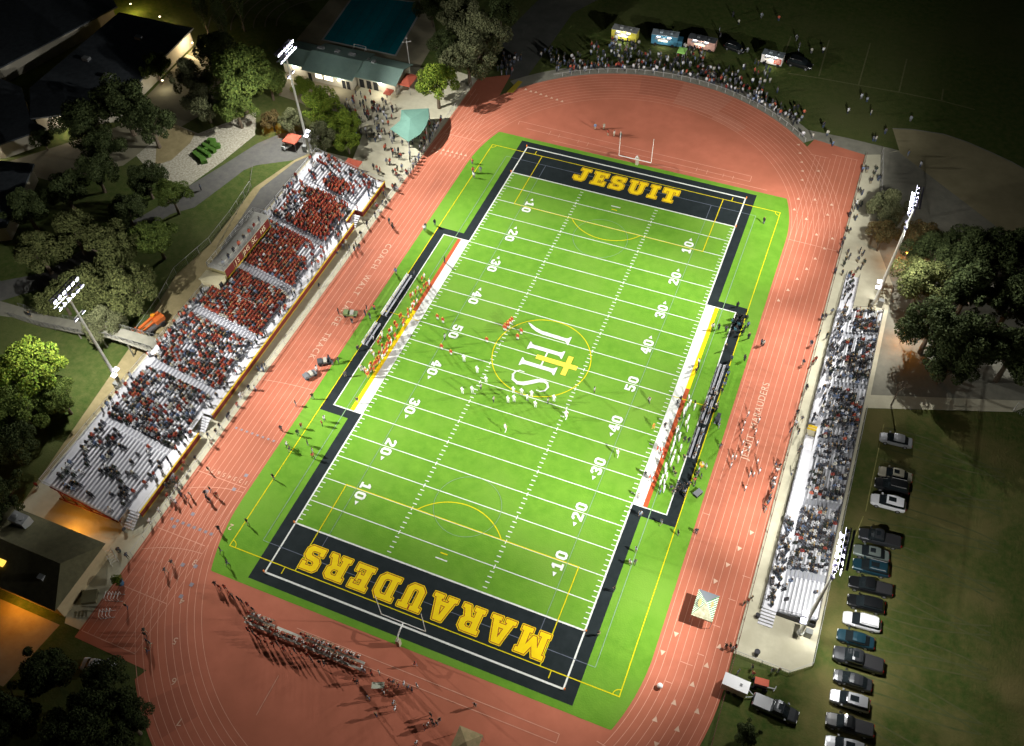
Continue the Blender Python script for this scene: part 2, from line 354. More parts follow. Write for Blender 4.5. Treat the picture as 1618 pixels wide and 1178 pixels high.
# block letters on a 10 high grid: (width, add polygons, cut polygons)
def GL(ch):
    t = 2.3; A = []; K = []
    if ch == 'J': w = 7.6; A = [R(4, 2, 6.3, 9), R(2.4, 8.2, 7.6, 10), [(0, 3.6), (2.3, 3.6), (2.3, 2.6), (3, 1.9), (4, 2), (4, 3), (6.3, 3), (6.3, 1.6), (4.8, 0), (1.5, 0), (0, 1.5)]]
    elif ch == 'E': w = 7.6; A = [R(1, 0, 3.3, 10), R(0, 0, 7.4, 1.8), R(0, 8.2, 7.4, 10), R(3, 4.2, 5.6, 5.9), R(4.7, 3.2, 5.6, 6.9), R(6, 0, 7.4, 3.2), R(6, 6.8, 7.4, 10)]
    elif ch == 'S': w = 7.4; A = [[(1.3, 10), (5.6, 10), (5.6, 8.1), (3, 8.1), (2.4, 7.5), (2.4, 6.8), (3, 6.1), (5.8, 5.8), (7.4, 4.3), (7.4, 1.6), (5.9, 0), (2, 0), (2, 1.9), (4.4, 1.9), (5, 2.5), (5, 3.3), (4.4, 3.9), (1.5, 4.3), (0, 5.8), (0, 8.6)], R(5.3, 6.8, 7.1, 10), R(0, 0, 1.8, 3.3), R(1.5, 0, 2.4, 1.9), R(5.2, 8.1, 5.8, 10)]
    elif ch == 'U': w = 8.6; A = [[(1.1, 10), (3.4, 10), (3.4, 2.6), (4, 1.9), (5, 1.9), (5.6, 2.6), (5.6, 10), (7.9, 10), (7.9, 1.8), (6.2, 0), (2.8, 0), (1.1, 1.8)], R(0, 8.2, 4.2, 10), R(4.8, 8.2, 9, 10)]; w = 9
    elif ch == 'I': w = 4.4; A = [R(1.05, 0, 3.35, 10), R(0, 0, 4.4, 1.8), R(0, 8.2, 4.4, 10)]
    elif ch == 'T': w = 8.0; A = [R(2.85, 0, 5.15, 10), R(0, 8.1, 8, 10), R(0, 6.4, 1.5, 10), R(6.5, 6.4, 8, 10), R(1.7, 0, 6.3, 1.7)]
    elif ch == 'M': w = 11; A = [R(1, 0, 3.2, 10), R(7.8, 0, 10, 10), R(0, 0, 4.2, 1.8), R(6.8, 0, 11, 1.8), R(0, 8.2, 3.2, 10), R(7.8, 8.2, 11, 10), [(2.6, 10), (4, 10), (5.5, 6.4), (7, 10), (8.4, 10), (8.4, 8), (6.2, 2.6), (4.8, 2.6), (2.6, 8)]]
    elif ch == 'A': w = 9.4; A = [[(3, 10), (6.4, 10), (8.9, 0), (6.6, 0), (4.7, 8), (2.8, 0), (.5, 0)], R(2.2, 2.6, 7.2, 4.2), R(0, 0, 3.9, 1.7), R(5.5, 0, 9.4, 1.7)]
    elif ch == 'R': w = 8.8; A = [R(1, 0, 3.3, 10), R(0, 0, 4.3, 1.8), [(0, 10), (6.6, 10), (8, 8.6), (8, 5.9), (6.9, 4.8), (8, 1.8), (8.8, 1.8), (8.8, 0), (6.2, 0), (4.6, 4.2), (2, 4.2), (2, 8.2), (0, 8.2)]]; K = [[(3.3, 8.2), (5.1, 8.2), (5.7, 7.7), (5.7, 6.5), (5.1, 5.9), (3.3, 5.9)]]
    elif ch == 'D': w = 8.4; A = [[(0, 10), (6.4, 10), (8.2, 8), (8.2, 2), (6.4, 0), (0, 0), (0, 1.8), (1, 1.8), (1, 8.2), (0, 8.2)]]; K = [[(3.3, 8.1), (5.1, 8.1), (5.9, 7.3), (5.9, 2.7), (5.1, 1.9), (3.3, 1.9)]]
    elif ch == '0': w = 7; A = [[(1.8, 10), (5.2, 10), (7, 8.2), (7, 1.8), (5.2, 0), (1.8, 0), (0, 1.8), (0, 8.2)]]; K = [[(2.9, 8.1), (4.1, 8.1), (4.7, 7.4), (4.7, 2.6), (4.1, 1.9), (2.9, 1.9), (2.3, 2.6), (2.3, 7.4)]]
    elif ch == '1': w = 5.6; A = [R(1.8, 0, 4.2, 10), R(0, 0, 5.8, 1.9), [(0, 8.3), (0, 6.6), (2, 6.9), (2, 10)]]
    elif ch == '2': w = 7; A = [[(0, 7), (0, 8.6), (1.4, 10), (5.6, 10), (7, 8.6), (7, 6), (3.1, 2), (7, 2), (7, 0), (0, 0), (0, 1.9), (4.6, 6.5), (4.6, 7.6), (4, 8.1), (3, 8.1), (2.4, 7.5), (2.4, 7)]]
    elif ch == '3': w = 7; A = [[(0, 7), (0, 8.6), (1.4, 10), (5.6, 10), (7, 8.6), (7, 6.2), (6.1, 5.1), (7, 4), (7, 1.4), (5.6, 0), (1.4, 0), (0, 1.4), (0, 3), (2.4, 3), (2.4, 2.4), (3, 1.9), (4, 1.9), (4.6, 2.5), (4.6, 3.6), (4, 4.2), (2.4, 4.2), (2.4, 6), (4, 6), (4.6, 6.5), (4.6, 7.6), (4, 8.1), (3, 8.1), (2.4, 7.6), (2.4, 7)]]
    elif ch == '4': w = 7.4; A = [[(3.6, 10), (6, 10), (6, 4.3), (7.4, 4.3), (7.4, 2.4), (6, 2.4), (6, 1.6), (7, 1.6), (7, 0), (2.8, 0), (2.8, 1.6), (3.7, 1.6), (3.7, 2.4), (0, 2.4), (0, 4.4)]]; K = [[(2, 4.3), (3.7, 4.3), (3.7, 7.3)]]
    elif ch == '5': w = 7; A = [[(.2, 10), (6.6, 10), (6.6, 8.1), (2.5, 8.1), (2.5, 6.4), (5.4, 6.4), (7, 4.9), (7, 1.6), (5.4, 0), (1.4, 0), (0, 1.4), (0, 3), (2.4, 3), (2.4, 2.4), (3, 1.9), (4, 1.9), (4.6, 2.5), (4.6, 4), (4, 4.6), (.2, 4.6)]]
    return w, A, K
def raster(polys, cuts, res, pad):
    xs = [p[0] for q in polys for p in q]; ys = [p[1] for q in polys for p in q]
    x0, x1, y0, y1 = min(xs) - pad, max(xs) + pad, min(ys) - pad, max(ys) + pad
    nx, ny = int((x1 - x0) / res) + 1, int((y1 - y0) / res) + 1
    X, Y = np.meshgrid(x0 + (np.arange(nx) + .5) * res, y0 + (np.arange(ny) + .5) * res)
    m = np.zeros(X.shape, bool)
    for p in polys: m |= inpoly(X, Y, p)
    for p in cuts: m &= ~inpoly(X, Y, p)
    return m, x0, y0
def dil(m, r):
    o = m.copy(); k = int(math.ceil(r))
    for dy in range(-k, k + 1):
        for dx in range(-k, k + 1):
            if dx * dx + dy * dy <= r * r:
                o |= np.roll(np.roll(m, dy, 0), dx, 1)
    return o
def runs(mb, idx, x0, y0, res, T, z):
    """idx grid (0 = none) -> merged rectangles"""
    ny, nx = idx.shape; open_ = {}
    for j in range(ny + 1):
        cur = {}
        if j < ny:
            row = idx[j]; i = 0
            ch = np.flatnonzero(np.diff(row)) + 1; b = [0, *ch.tolist(), nx]
            for a, c in zip(b, b[1:]):
                if row[a]: cur[(a, c, int(row[a]))] = j
        for k, j0 in list(open_.items()):
            if k not in cur:
                a, c, m = k
                q = [T(x0 + a * res, y0 + j0 * res), T(x0 + c * res, y0 + j0 * res), T(x0 + c * res, y0 + j * res), T(x0 + a * res, y0 + j * res)]
                mb.sheet(q, z, m - 1); del open_[k]
        for k, j0 in cur.items():
            if k not in open_: open_[k] = j0
def word(txt, height, gap, width=None):
    P = []; K = []; x = 0; s = height / 10
    for ch in txt:
        w, A, Kk = GL(ch)
        P += [[(x + a * s, b * s) for a, b in q] for q in A]; K += [[(x + a * s, b * s) for a, b in q] for q in Kk]
        x += w * s + gap
    tot = x - gap
    if width:
        k = width / tot; P = [[(a * k, b) for a, b in q] for q in P]; K = [[(a * k, b) for a, b in q] for q in K]; tot = width
    return P, K, tot
M_letout = mat('letter_red_outline', (.30, .045, .02), rough=.9, spec=.1)
def endword(txt, width, cx, cy, flip, name):
    P, K, t = word(txt, 4.1, 1.05, width - .9); res = .06
    m, x0, y0 = raster(P, K, res, 1.0)
    m = dil(m, .9); d1 = m; d2 = dil(m, 2.3); d3 = dil(m, 4.6)
    idx = np.zeros(m.shape, int); idx[d3] = 3; idx[d2] = 2; idx[d1] = 1
    idx[d1] = 1
    idx = np.where(m, 1, np.where(d1, 2, np.where(d2, 2, np.where(d3, 1, 0))))
    core = m
    mb = MB()
    f = -1 if flip else 1
    runs(mb, idx, x0, y0, res, lambda u, v: (cx + f * (u - t / 2), cy + f * (v - 2.05)), .066)
    return struct(mb.build(name, [M_yel, M_letout]))
endword('JESUIT', 23.4, -.2, 50.2, False, 'end_zone_word_jesuit')
endword('MARAUDERS', 41.2, 0, -50.2, True, 'end_zone_word_marauders')
# yard numbers
nm = MB()
def numeral(ch, x, y, side):
    w, A, K = GL(ch); s = .183; P = [[((a - w / 2) * s * 1.05, (b - 5) * s) for a, b in q] for q in A]; Kk = [[((a - w / 2) * s * 1.05, (b - 5) * s) for a, b in q] for q in K]
    m, x0, y0 = raster(P, Kk, .045, .1)
    T = (lambda u, v: (x + v, y - u)) if side < 0 else (lambda u, v: (x - v, y + u))
    runs(nm, m.astype(int), x0, y0, .045, T, .066)
for n in (10, 20, 30, 40, 50, 40, 30, 20, 10): pass
for k in range(-4, 5):
    n = 50 - abs(k) * 10; y = k * 9.144
    for side in (-1, 1):
        a, b = str(n)
        numeral(a, side * 17.05, y - side * .95, side); numeral(b, side * 17.05, y + side * .95, side)
        if k:
            d = 1 if k > 0 else -1; ya = y + d * (1.95 if 1 else 0)
            ya += d * .12; nm.sheet([(side * 17.05 - .34, ya), (side * 17.05 + .34, ya), (side * 17.05, ya + d * .75)], .066)
struct(nm.build('yard_numbers', M_white))
# centre emblem: roman letters J H S with a gold cross
em = MB()
def T90(u, v): return (v, -u)          # u runs towards -y, v towards +x
P = []
P.append([(-6.35, 3.55), (-4.35, 3.55), (-4.35, 3.35), (-4.75, 3.1), (-5.0, 2.7), (-5.05, -1.6), (-5.3, -3.0), (-5.9, -4.2), (-6.9, -5.35), (-6.75, -4.6), (-6.25, -3.6), (-5.85, -2.0), (-5.75, 2.7), (-5.95, 3.1), (-6.35, 3.35)])
def stem(c, w=.40):
    P.append([(c - w - .55, 3.6), (c + w + .55, 3.6), (c + w + .5, 3.35), (c + w + .1, 3.05), (c + w, 2.5), (c + w, -2.1), (c + w + .1, -2.65), (c + w + .5, -2.95), (c + w + .55, -3.2), (c - w - .55, -3.2), (c - w - .5, -2.95), (c - w - .1, -2.65), (c - w, -2.1), (c - w, 2.5), (c - w - .1, 3.05), (c - w - .5, 3.35)])
stem(-1.8); stem(2.2); P.append([(-1.5, .82), (1.9, .82), (1.9, .5), (-1.5, .5)])
sp = [(4.3, -1.7, .12), (4.25, -2.5, .2), (4.7, -3.1, .26), (5.5, -3.3, .33), (6.5, -2.9, .48), (7.0, -1.9, .62), (6.75, -.8, .76), (6.05, .3, .82), (5.3, 1.3, .78), (4.95, 2.3, .6), (5.2, 3.1, .42), (6.0, 3.55, .3), (6.9, 3.3, .24), (7.35, 2.6, .2), (7.3, 1.9, .14)]
for (a, b, w), (c, d, w2) in zip(sp, sp[1:]):
    P.append(stroke((a - (c - a) * .15, b - (d - b) * .15), (c + (c - a) * .15, d + (d - b) * .15), (w + w2) / 2))
m, x0, y0 = raster(P, [], .05, .2)
cm, cx0, cy0 = raster([[(-.3, 6.9), (.7, 6.9), (.7, -.9), (-.3, -.9)], [(-2.0, 5.5), (2.5, 5.5), (2.5, 4.55), (-2.0, 4.55)]], [], .05, .2)
# cut the crossing stem of the H where the gold cross lies over it
idx = m.astype(int); H_, W_ = idx.shape
for j in range(H_):
    v = y0 + (j + .5) * .05
    if -.9 < v < 6.9:
        for i in range(max(0, int((-.3 - x0) / .05)), min(W_, int((.7 - x0) / .05) + 1)): idx[j, i] = 0
runs(em, idx, x0, y0, .05, T90, .070)
em2 = MB(); runs(em2, cm.astype(int), cx0, cy0, .05, T90, .070)
struct(em.build('midfield_emblem_letters', M_white)); struct(em2.build('midfield_emblem_cross', mat('pale_gold_turf', (.86, .64, .06), rough=.9)))
def text(name, body, size, loc, rz, m, space=1.0, parent=None, rot=None, ext=0):
    c = bpy.data.curves.new(name, 'FONT'); c.body = body; c.size = size; c.align_x = 'CENTER'; c.align_y = 'CENTER'; c.space_character = space; c.extrude = ext
    t = bpy.data.objects.new(name, c); C.objects.link(t); dg = bpy.context.evaluated_depsgraph_get()
    me = bpy.data.meshes.new_from_object(t.evaluated_get(dg)); bpy.data.objects.remove(t)
    me.materials.clear(); me.materials.append(m); o = bpy.data.objects.new(name, me); C.objects.link(o)
    o.location = loc; o.rotation_euler = rot or (0, 0, rz)
    if parent: o.parent = parent
    return o
struct(text('track_lettering_coach', 'COACH  WALT  LANGE  TRACK', 1.7, (-39.15, .6, .04), -PI / 2, M_lanew, 1.35))
struct(text('track_lettering_jesuit', 'JESUIT  MARAUDERS', 1.7, (39.0, .2, .04), PI / 2, M_lanew, 1.12))
for n, px in ((2, (365, 832)), (3, (308, 888)), (4, (288, 949)), (5, (277, 1012)), (6, (275, 1076)), (7, (284, 1140))):
    p = G(*px); struct(text('lane_distance_number', str(n), 1.5, (p.x, p.y, .042), PI + (0 if n < 4 else (n - 3) * .08), M_lanew))
for i in range(8): struct(text('lane_number', str(i + 1), 1.1, (-35.8 - i * 1.07, -42.2, .042), PI, M_lanew)); struct(text('lane_number', str(8 - i), 1.1, (-43.6 + i * 1.07, 46.2, .042), 0, M_lanew))
# concrete promenades, paths and roads
sheet('left_promenade', [(-45.2, -73), (-48, -73), (-55, -60.3), (-68, -60.3), (-68, 37.8), (-59, 37.8), (-61, 46), (-70, 56), (-70, 72), (-52, 76), (-45, 75)], -.002, M_conc)
sheet('right_promenade', [(45.2, -41.0), (53.1, -41), (55.9, -38.8), (55.9, 9.4), (79, 17.4), (84, 22), (60, 46), (56, 62), (51.8, 81.6), (44.8, 79.2), (45.2, 77.7)], -.002, M_conc)
sheet('grey_plaza', [(48.2, 79.1), (50.3, 62), (51, 52), (56.2, 40), (56.2, 12.5), (79, 20), (84, 22), (110, 30), (110, 60), (76, 84.6), (51.8, 81.5)], .002, M_gconc)
sheet('top_promenade', arc(0, YC, 48.8, 49, 140, 60) + list(reversed(arc(0, YC, 45.1, 45, 140, 60))) + [(34.0, 79.15), (45.0, 77.6), (48.5, 79.0), (51.5, 81.7), (40, 82.2)], .0, M_gconc)
inf = [(49.5, 88.7)] + [(G(1215 + u / 3.993, v / 3.993)).to_tuple()[:2] for u, v in ((780, 810), (900, 815), (1100, 845), (1250, 895), (1400, 960), (1530, 1020), (1609, 1065))] + [(88, 76), (110, 60), (84, 55), (52, 80.9)]
sheet('infield_dirt', inf[1:], .006, M_infield)
struct(MB().strip(inf[1:8], .35, .012).build('infield_edge_line', M_gconc))
sheet('left_road', [(-110, -24), (-103.2, -24.4), (-97.9, -18.8), (-92, -8), (-86.5, 8.4), (-83, 12), (-81.2, 19.5), (-79.7, 26.1), (-78.1, 28.4), (-71.3, 32.7), (-68.5, 37), (-70, 46), (-78.8, 40), (-82, 35), (-85, 26), (-88.3, 16.9), (-91, 8), (-97, -6), (-100, -15), (-106.8, -20), (-118, -20), (-125, -24)], -.006, M_asph)
sheet('service_lane', [(-68, -60), (-72.3, -23), (-75, -6), (-73.5, 3.7), (-74.5, 21.8), (-71, 33), (-68, 37.8)], -.004, M_dirt)
sheet('service_lane_paving', [(-68.2, 3), (-70.8, 3), (-73, 22), (-70.5, 32.5), (-68.2, 36)], .001, M_asph)
sheet('rock_bed', gp([(1560, 890), (1400, 1020), (1180, 1178), (960, 1100), (860, 980), (1000, 860), (1100, 780), (1250, 840), (1617, 700), (1610, 850)], 0, 0, 3.993), -.010, mat('gravel', (.22, .20, .14), (.60, .57, .46), 2.2, rough=.95, detail=8, bump=1, bscale=4))
sheet('top_left_court', gp([(440, 150), (470, 60), (520, 0), (680, 0), (690, 60), (650, 130), (640, 180), (560, 200), (470, 160)]), -.009, mat('court_paving', (.20, .18, .12), (.26, .23, .15), .4, rough=.9))
sheet('top_drive', gp([(800, 125), (790, 60), (850, 0), (930, -40), (1000, -30), (905, 20), (870, 70), (830, 125)]), -.009, mat('drive_asphalt', (.06, .065, .055), (.09, .09, .08), .3, rough=.9))
# faint lines mown into the far practice field
pm = MB()
for a, b in (((1215, 0), (1215, 0)),): pass
for u0, v0, u1, v1 in ((380, 250, 315, 480), (640, 270, 565, 535), (870, 370, 820, 580), (1100, 560, 1090, 630), (140, 225, 95, 350)):
    pm.strip([G(1215 + u0 / 3.993, v0 / 3.993)[:2], G(1215 + u1 / 3.993, v1 / 3.993)[:2]], .35, .004)
pm.strip([G(1215 + u / 3.993, v / 3.993)[:2] for u, v in ((120, 460), (315, 490), (560, 535), (820, 580), (1090, 635), (1300, 690))], .35, .008)
struct(pm.build('practice_field_lines', mat('worn_line', (.17, .17, .07), (.10, .12, .04), 2, rough=.95)))

tt_ = MB(); rt_ = random.Random(3)
for k in range(16):
    y = 6 - k * 3.6 + rt_.uniform(-.6, .6)
    for d in (-.75, .75): tt_.strip([(59.5 + q * 3.2, y + d + .5 * math.sin(q * .7 + k) + q * q * .06 * (1 if k % 2 else -1)) for q in range(7)], .26, .004 + (k % 4) * .004 + (0 if d < 0 else .002))
struct(tt_.build('tyre_tracks', mat('worn_wheel_track', (.09, .09, .032), (.055, .075, .02), .7, rough=.95)))
pt_ = MB()
for p0, p1 in (((59.2, 7), (59.0, -11)), ((58.8, -12), (58.2, -16))): pt_.strip([p0, p1], .14, .024)
struct(pt_.build('parking_stripe', mat('faded_yellow_stripe', (.30, .27, .09), (.16, .16, .05), 1.5, rough=.95)))
# ================= bleachers
M_alu = mat('aluminium_plank', (.74, .74, .77), (.64, .64, .68), 1.2, rough=.55, metal=0, spec=.4)
M_alud = mat('aluminium_riser', (.36, .37, .41), (.31, .32, .36), 1.2, rough=.6, spec=.4)
M_steel = mat('galvanised_steel', (.36, .36, .36), rough=.5, spec=.4)
M_maroon = mat('maroon_panel', (.17, .022, .018), (.13, .018, .015), 1, rough=.7)
M_gold = mat('gold_trim', (.62, .42, .02), rough=.7)
M_mframe = mat('maroon_steel', (.16, .03, .02), rough=.7)
M_rail = mat('rail_steel', (.42, .42, .40), rough=.5, spec=.4)
M_mesh = mat('fence_wire', (.30, .30, .27), rough=.6)
M_cream = mat('cream_wall', (.62, .56, .36), (.55, .50, .32), 1.5, rough=.85)
M_dark = mat('dark_glass', (.02, .022, .025), rough=.2, spec=.5)
def part(mb, name, m, root, smooth=False):
    l = root.location; mb.v = [(x - l.x, y - l.y, z - l.z) for x, y, z in mb.v]
    return mb.build(name, m, root, smooth)
# ---- home (left) bleachers
root = thing('bleachers', 'large aluminium home bleachers with maroon and gold fascia beside the left straight', 'bleachers', (-57, -12, 0))
Y0, Y1 = -56.3, 31.9; XF = -50.4; DX = .585; N = 20
AIS = [(-42.2, 1.5), (-29.2, 1.5), (-16.0, 1.5), (-3.0, 1.5), (10.3, 1.5), (22.6, 1.5)]
def gaps(y0, y1):
    c = y0
    for a, w in AIS: yield c, a - w / 2; c = a + w / 2
    yield c, y1
def tz(i): return 1.35 + i * .19
tr = MB(); st = MB(); ai = MB()
for i in range(N):
    x = XF - i * DX
    tr.box(x - DX, x, Y0, Y1, tz(i) - .19, tz(i), 0)
    for a, b in gaps(Y0 + .1, Y1 - .1): st.box(x - DX + .05, x - DX + .34, a, b, tz(i) + .40, tz(i) + .45, 0)
part(tr, 'treads', M_alud, root); part(st, 'bench_seats', M_alu, root)
for a, w in AIS:
    ai = MB()
    for i in range(N): x = XF - i * DX; ai.box(x - DX + .003, x - DX * .5, a - w / 2, a + w / 2, tz(i) + .003, tz(i) + .1, 0)
    part(ai, 'aisle_steps', M_alu, root)
dk = MB()
dk.box(-50.4, -47.95, -33.4, 18, 1.19, 1.25); dk.box(-50.4, -49.7, 18, 21.7, 1.19, 1.25); dk.box(-50.4, -47.95, 21.7, Y1, 1.19, 1.25)
dk.box(-50.4, -47.95, -53.9, -37.4, 1.19, 1.25); dk.box(-50.4, -49.6, -37.4, -33.4, 1.19, 1.25)
dk.box(-63.7, XF - N * DX, Y0, Y1, tz(N - 1) - .06, tz(N - 1) + .0)
part(dk, 'walkway_deck', M_alu, root)
for xa, xb, yb in ((-49.55, -47.95, -36.3), (-49.8, -48.0, -56.4), (-49.65, -48.0, 18.3)):
    sp_ = MB()
    for i in range(6): sp_.box(xa, xb, yb + i * .42, yb + .4 + i * .42, i * .2, i * .2 + .16)
    part(sp_, 'stair_steps', M_alu, root)
fa = MB()
for a, b, x in ((-53.9, -37.4, -47.93), (-33.4, 18, -47.93), (18, 21.7, -49.68), (21.7, Y1, -47.93)):
    fa.box(x, x + .06, a, b, .15, 1.5, 0); fa.box(x - .05, x + .16, a, b, 1.5, 1.68, 1); fa.box(x + .06, x + .10, a, b, .15, .3, 1)
fa.box(-49.62, -47.99, Y1 - .0, Y1 + .06, .15, 1.5, 0); fa.box(-49.62, -47.95, 21.7, 21.76, .15, 1.5, 0)
fb = MB()
fb.box(XF - N * DX, XF, Y0 - .06, Y0 - .003, .9, 1.3, 0)
for i in range(N): fb.box(XF - (i + 1) * DX, XF - i * DX, Y0 - .06, Y0 - .003, tz(i) - .55 if i else .7, tz(i), 0)
part(fa, 'fascia_banner', [M_maroon, M_gold], root); part(fb, 'end_fascia', M_maroon, root)
for y in [Y0 + .4 + i * 5.52 for i in range(17)]:
    fr = MB()
    for i in (0, 5, 10, 15, 19): fr.box(XF - i * DX - .3, XF - i * DX - .12, y - .09, y + .09, 0, tz(i) - .2)
    fr.bar((XF - .2, y, 1.0), (XF - 19 * DX - .2, y, tz(19) - .35), .16)
    fr.bar((XF - .2, y, .1), (XF - 10 * DX, y, tz(10) - .3), .09); fr.bar((XF - 10 * DX, y, .1), (XF - 19 * DX, y, tz(19) - .4), .09); fr.bar((XF - 19 * DX, y, .1), (XF - 10 * DX, y, tz(10) - .3), .09)
    part(fr, 'steel_frame', M_mframe, root)
rl = MB()
def rail(mb, pts, h, step=2.2, mid=3, r=.03):
    for a, b in zip(pts, pts[1:]):
        a = Vector(a); b = Vector(b); n = max(1, int((b - a).length / step))
        for k in range(n + 1):
            p = a.lerp(b, k / n); mb.bar(p, p + Vector((0, 0, h)), r * 1.6)
        for k in range(mid): mb.bar(a + Vector((0, 0, h * (k + 1) / mid)), b + Vector((0, 0, h * (k + 1) / mid)), r if k < mid - 1 else r * 2.0)
rail(rl, [(XF - 1, Y0 + .05, tz(0)), (-63.65, Y0 + .05, tz(N - 1) + .1)], 1.1)
rail(rl, [(-63.65, Y0 + .05, tz(19)), (-63.65, -28.6, tz(19))], 1.1); rail(rl, [(-63.65, -25.6, tz(19)), (-63.65, -10.6, tz(19))], 1.1); rail(rl, [(-63.65, 8.6, tz(19)), (-63.65, Y1, tz(19)), (-52, Y1, tz(2)), (-48, Y1, 1.3)], 1.1)
for a, b in ((-53.9, -37.4), (-33.4, 18), (21.7, Y1)): rail(rl, [(-48.02, a, 1.3), (-48.02, b, 1.3)], 1.0, 2.4, 2, .022)
rail(rl, [(-53.5, -9.6, tz(5)), (-60.6, -9.6, tz(15))], 1.0, 1.2, 2, .04); rail(rl, [(-51.5, 15.2, tz(1)), (-57, 15.2, tz(10))], 1.0, 1.2, 2, .04)
rail(rl, [(-49.6, -37.2, 1.25), (-49.6, -33.6, 1.25)], 1.0); rail(rl, [(-49.85, -56.5, .1), (-49.85, -54, 1.3)], 1.0, 1); rail(rl, [(-47.95, -56.5, .1), (-47.95, -54, 1.3)], 1.0, 1)
part(rl, 'guard_rail', M_rail, root)
# press platform on the home bleachers
root = thing('press_box', 'long press platform with maroon lettered panels on top of the home bleachers', 'press box', (-62, 0, 5.0))
mb = MB(); mb.box(-63.6, -60.6, -7.4, 8.2, 4.97, 7.6, 0); part(mb, 'cabin', mat('pressbox_olive', (.30, .27, .13), (.25, .22, .1), 1, rough=.8), root)
mb = MB(); mb.box(-63.9, -60.3, -7.7, 8.5, 7.6, 7.72, 0); mb.box(-62.2, -61.4, -6.5, 2.5, 7.723, 8.1); mb.box(-62.3, -61.2, 4, 6.6, 7.723, 8.3); part(mb, 'roof_deck', mat('pale_deck', (.48, .47, .42), (.4, .39, .34), 1, rough=.8), root)
mb = MB()
for a, b in ((-7.2, -4.6), (-4.4, -1.6), (-1.4, 1.6), (1.8, 4.8), (5.0, 8.0)): mb.box(-60.6, -60.5, a, b, 5.5, 7.3, 0)
pn = part(mb, 'sign_panel', M_maroon, root)
mb = MB()
mb.box(-60.62, -60.48, -7.4, 8.2, 7.35, 7.55, 0); mb.box(-60.62, -60.48, -7.4, 8.2, 5.2, 5.4, 0)
part(mb, 'gold_trim_band', M_gold, root)
M_cletter = mat('cream_letter', (.75, .66, .42), rough=.8)
for s_, y_ in (('J', -3.9), ('S', -3.1), ('JHS', -.3), ('SC', 2.6), ('HS', 5.6)):
    t = text('panel_lettering', s_, 1.5, (-60.47 + 62, y_, 6.4 - 5.0), 0, M_cletter, 1, root, (PI / 2, 0, PI / 2), .01)
mb = MB(); rail(mb, [(-63.9, -7.7, 7.7), (-63.9, 8.5, 7.7), (-60.35, 8.5, 7.7)], 1.1, 1.6, 3); rail(mb, [(-63.9, -7.7, 7.7), (-60.35, -7.7, 7.7), (-60.35, 8.5, 7.7)], 1.1, 1.6, 3)
part(mb, 'deck_rail', M_rail, root)
root = thing('stair_shelter', 'small cream stair shelter at the lower end of the press platform', 'shelter', (-62.3, -9.0, 5))
mb = MB(); mb.box(-64.3, -60.4, -10.2, -7.85, 4.97, 6.6, 0); part(mb, 'wall', M_cream, root)
mb = MB(); mb.prism([(-64.5, -10.4), (-60.2, -10.4), (-60.2, -7.72), (-64.5, -7.72)], 6.6, 6.68)
mb.face([(-64.5, -10.4, 6.69), (-60.2, -10.4, 6.69), (-62.3, -9.1, 7.1)]); mb.face([(-60.2, -10.4, 6.69), (-60.2, -7.72, 6.69), (-62.3, -9.1, 7.1)]); mb.face([(-60.2, -7.72, 6.69), (-64.5, -7.72, 6.69), (-62.3, -9.1, 7.1)]); mb.face([(-64.5, -7.72, 6.69), (-64.5, -10.4, 6.69), (-62.3, -9.1, 7.1)])
part(mb, 'roof', M_cream, root)
mb = MB(); mb.box(-60.4, -60.35, -9.9, -9.0, 5.0, 6.4); part(mb, 'door', M_dark, root)
# ---- visitor (right) bleachers
root = thing('bleachers', 'smaller grey visitor bleachers beside the right straight', 'bleachers', (51, -1, 0))
tr = MB(); st = MB(); ai = MB(); y0, y1 = -33.2, 30.2
AIS = [(-26.5, 1.2), (-13.5, 1.2), (-1.0, 1.2), (11.5, 1.2), (23.5, 1.2)]
for i in range(9):
    x = 49.5 + i * .60; z = 1.05 + i * .17
    tr.box(x, x + .60, y0, y1, z - .17, z)
    for a, b in gaps(y0, y1): st.box(x + .28, x + .56, a, b, z + .38, z + .43)
part(tr, 'treads', mat('grey_tread', (.40, .41, .43), (.34, .35, .37), 1, rough=.6), root); part(st, 'bench_seats', M_alu, root)
for a, w in AIS:
    ai = MB()
    for i in range(9): x = 49.5 + i * .60; z = 1.05 + i * .17; ai.box(x + .003, x + .30, a - w / 2, a + w / 2, z + .003, z + .09)
    part(ai, 'aisle_steps', M_alud, root)
mb = MB(); mb.box(47.35, 49.5, y0, -3.5, .9, .96); mb.box(48.9, 49.5, -3.5, 1.2, .9, .96); mb.box(47.35, 49.5, 1.2, y1, .9, .96)
mb.face([(47.4, y1, .95), (47.4, 40, .05), (49.8, 40, .05), (49.8, y1, .95)]); mb.face([(49.8, y1, .9), (49.8, 40, .0), (47.4, 40, .0), (47.4, y1, .9)])
mb.face([(47.4, -3.5, .95), (48.85, -3.5, .95), (48.85, .2, .05), (47.4, .2, .05)])
part(mb, 'walkway_deck', M_alu, root)
mb = MB()
for i in range(5): mb.box(47.35, 49.5, y0 - .45 * (i + 1), y0 - .45 * i - .08, .72 - i * .17, .84 - i * .17)
part(mb, 'stair_steps', M_alu, root)
mb = MB(); mb.box(49.5, 54.9, y0 - .06, y0 - .003, .1, 1.2); mb.box(54.9, 54.96, y0, y1, .6, 2.6); mb.box(47.3, 47.36, y0, y1, .55, .95)
part(mb, 'dark_skirt', mat('dark_skirt', (.07, .07, .075), rough=.8), root)
mb = MB()
rail(mb, [(47.38, y0, .96), (47.38, -3.5, .96)], 1.1, 2, 3, .028); rail(mb, [(47.38, 1.2, .96), (47.38, y1, .96), (47.4, 40, .05)], 1.1, 2, 3, .028)
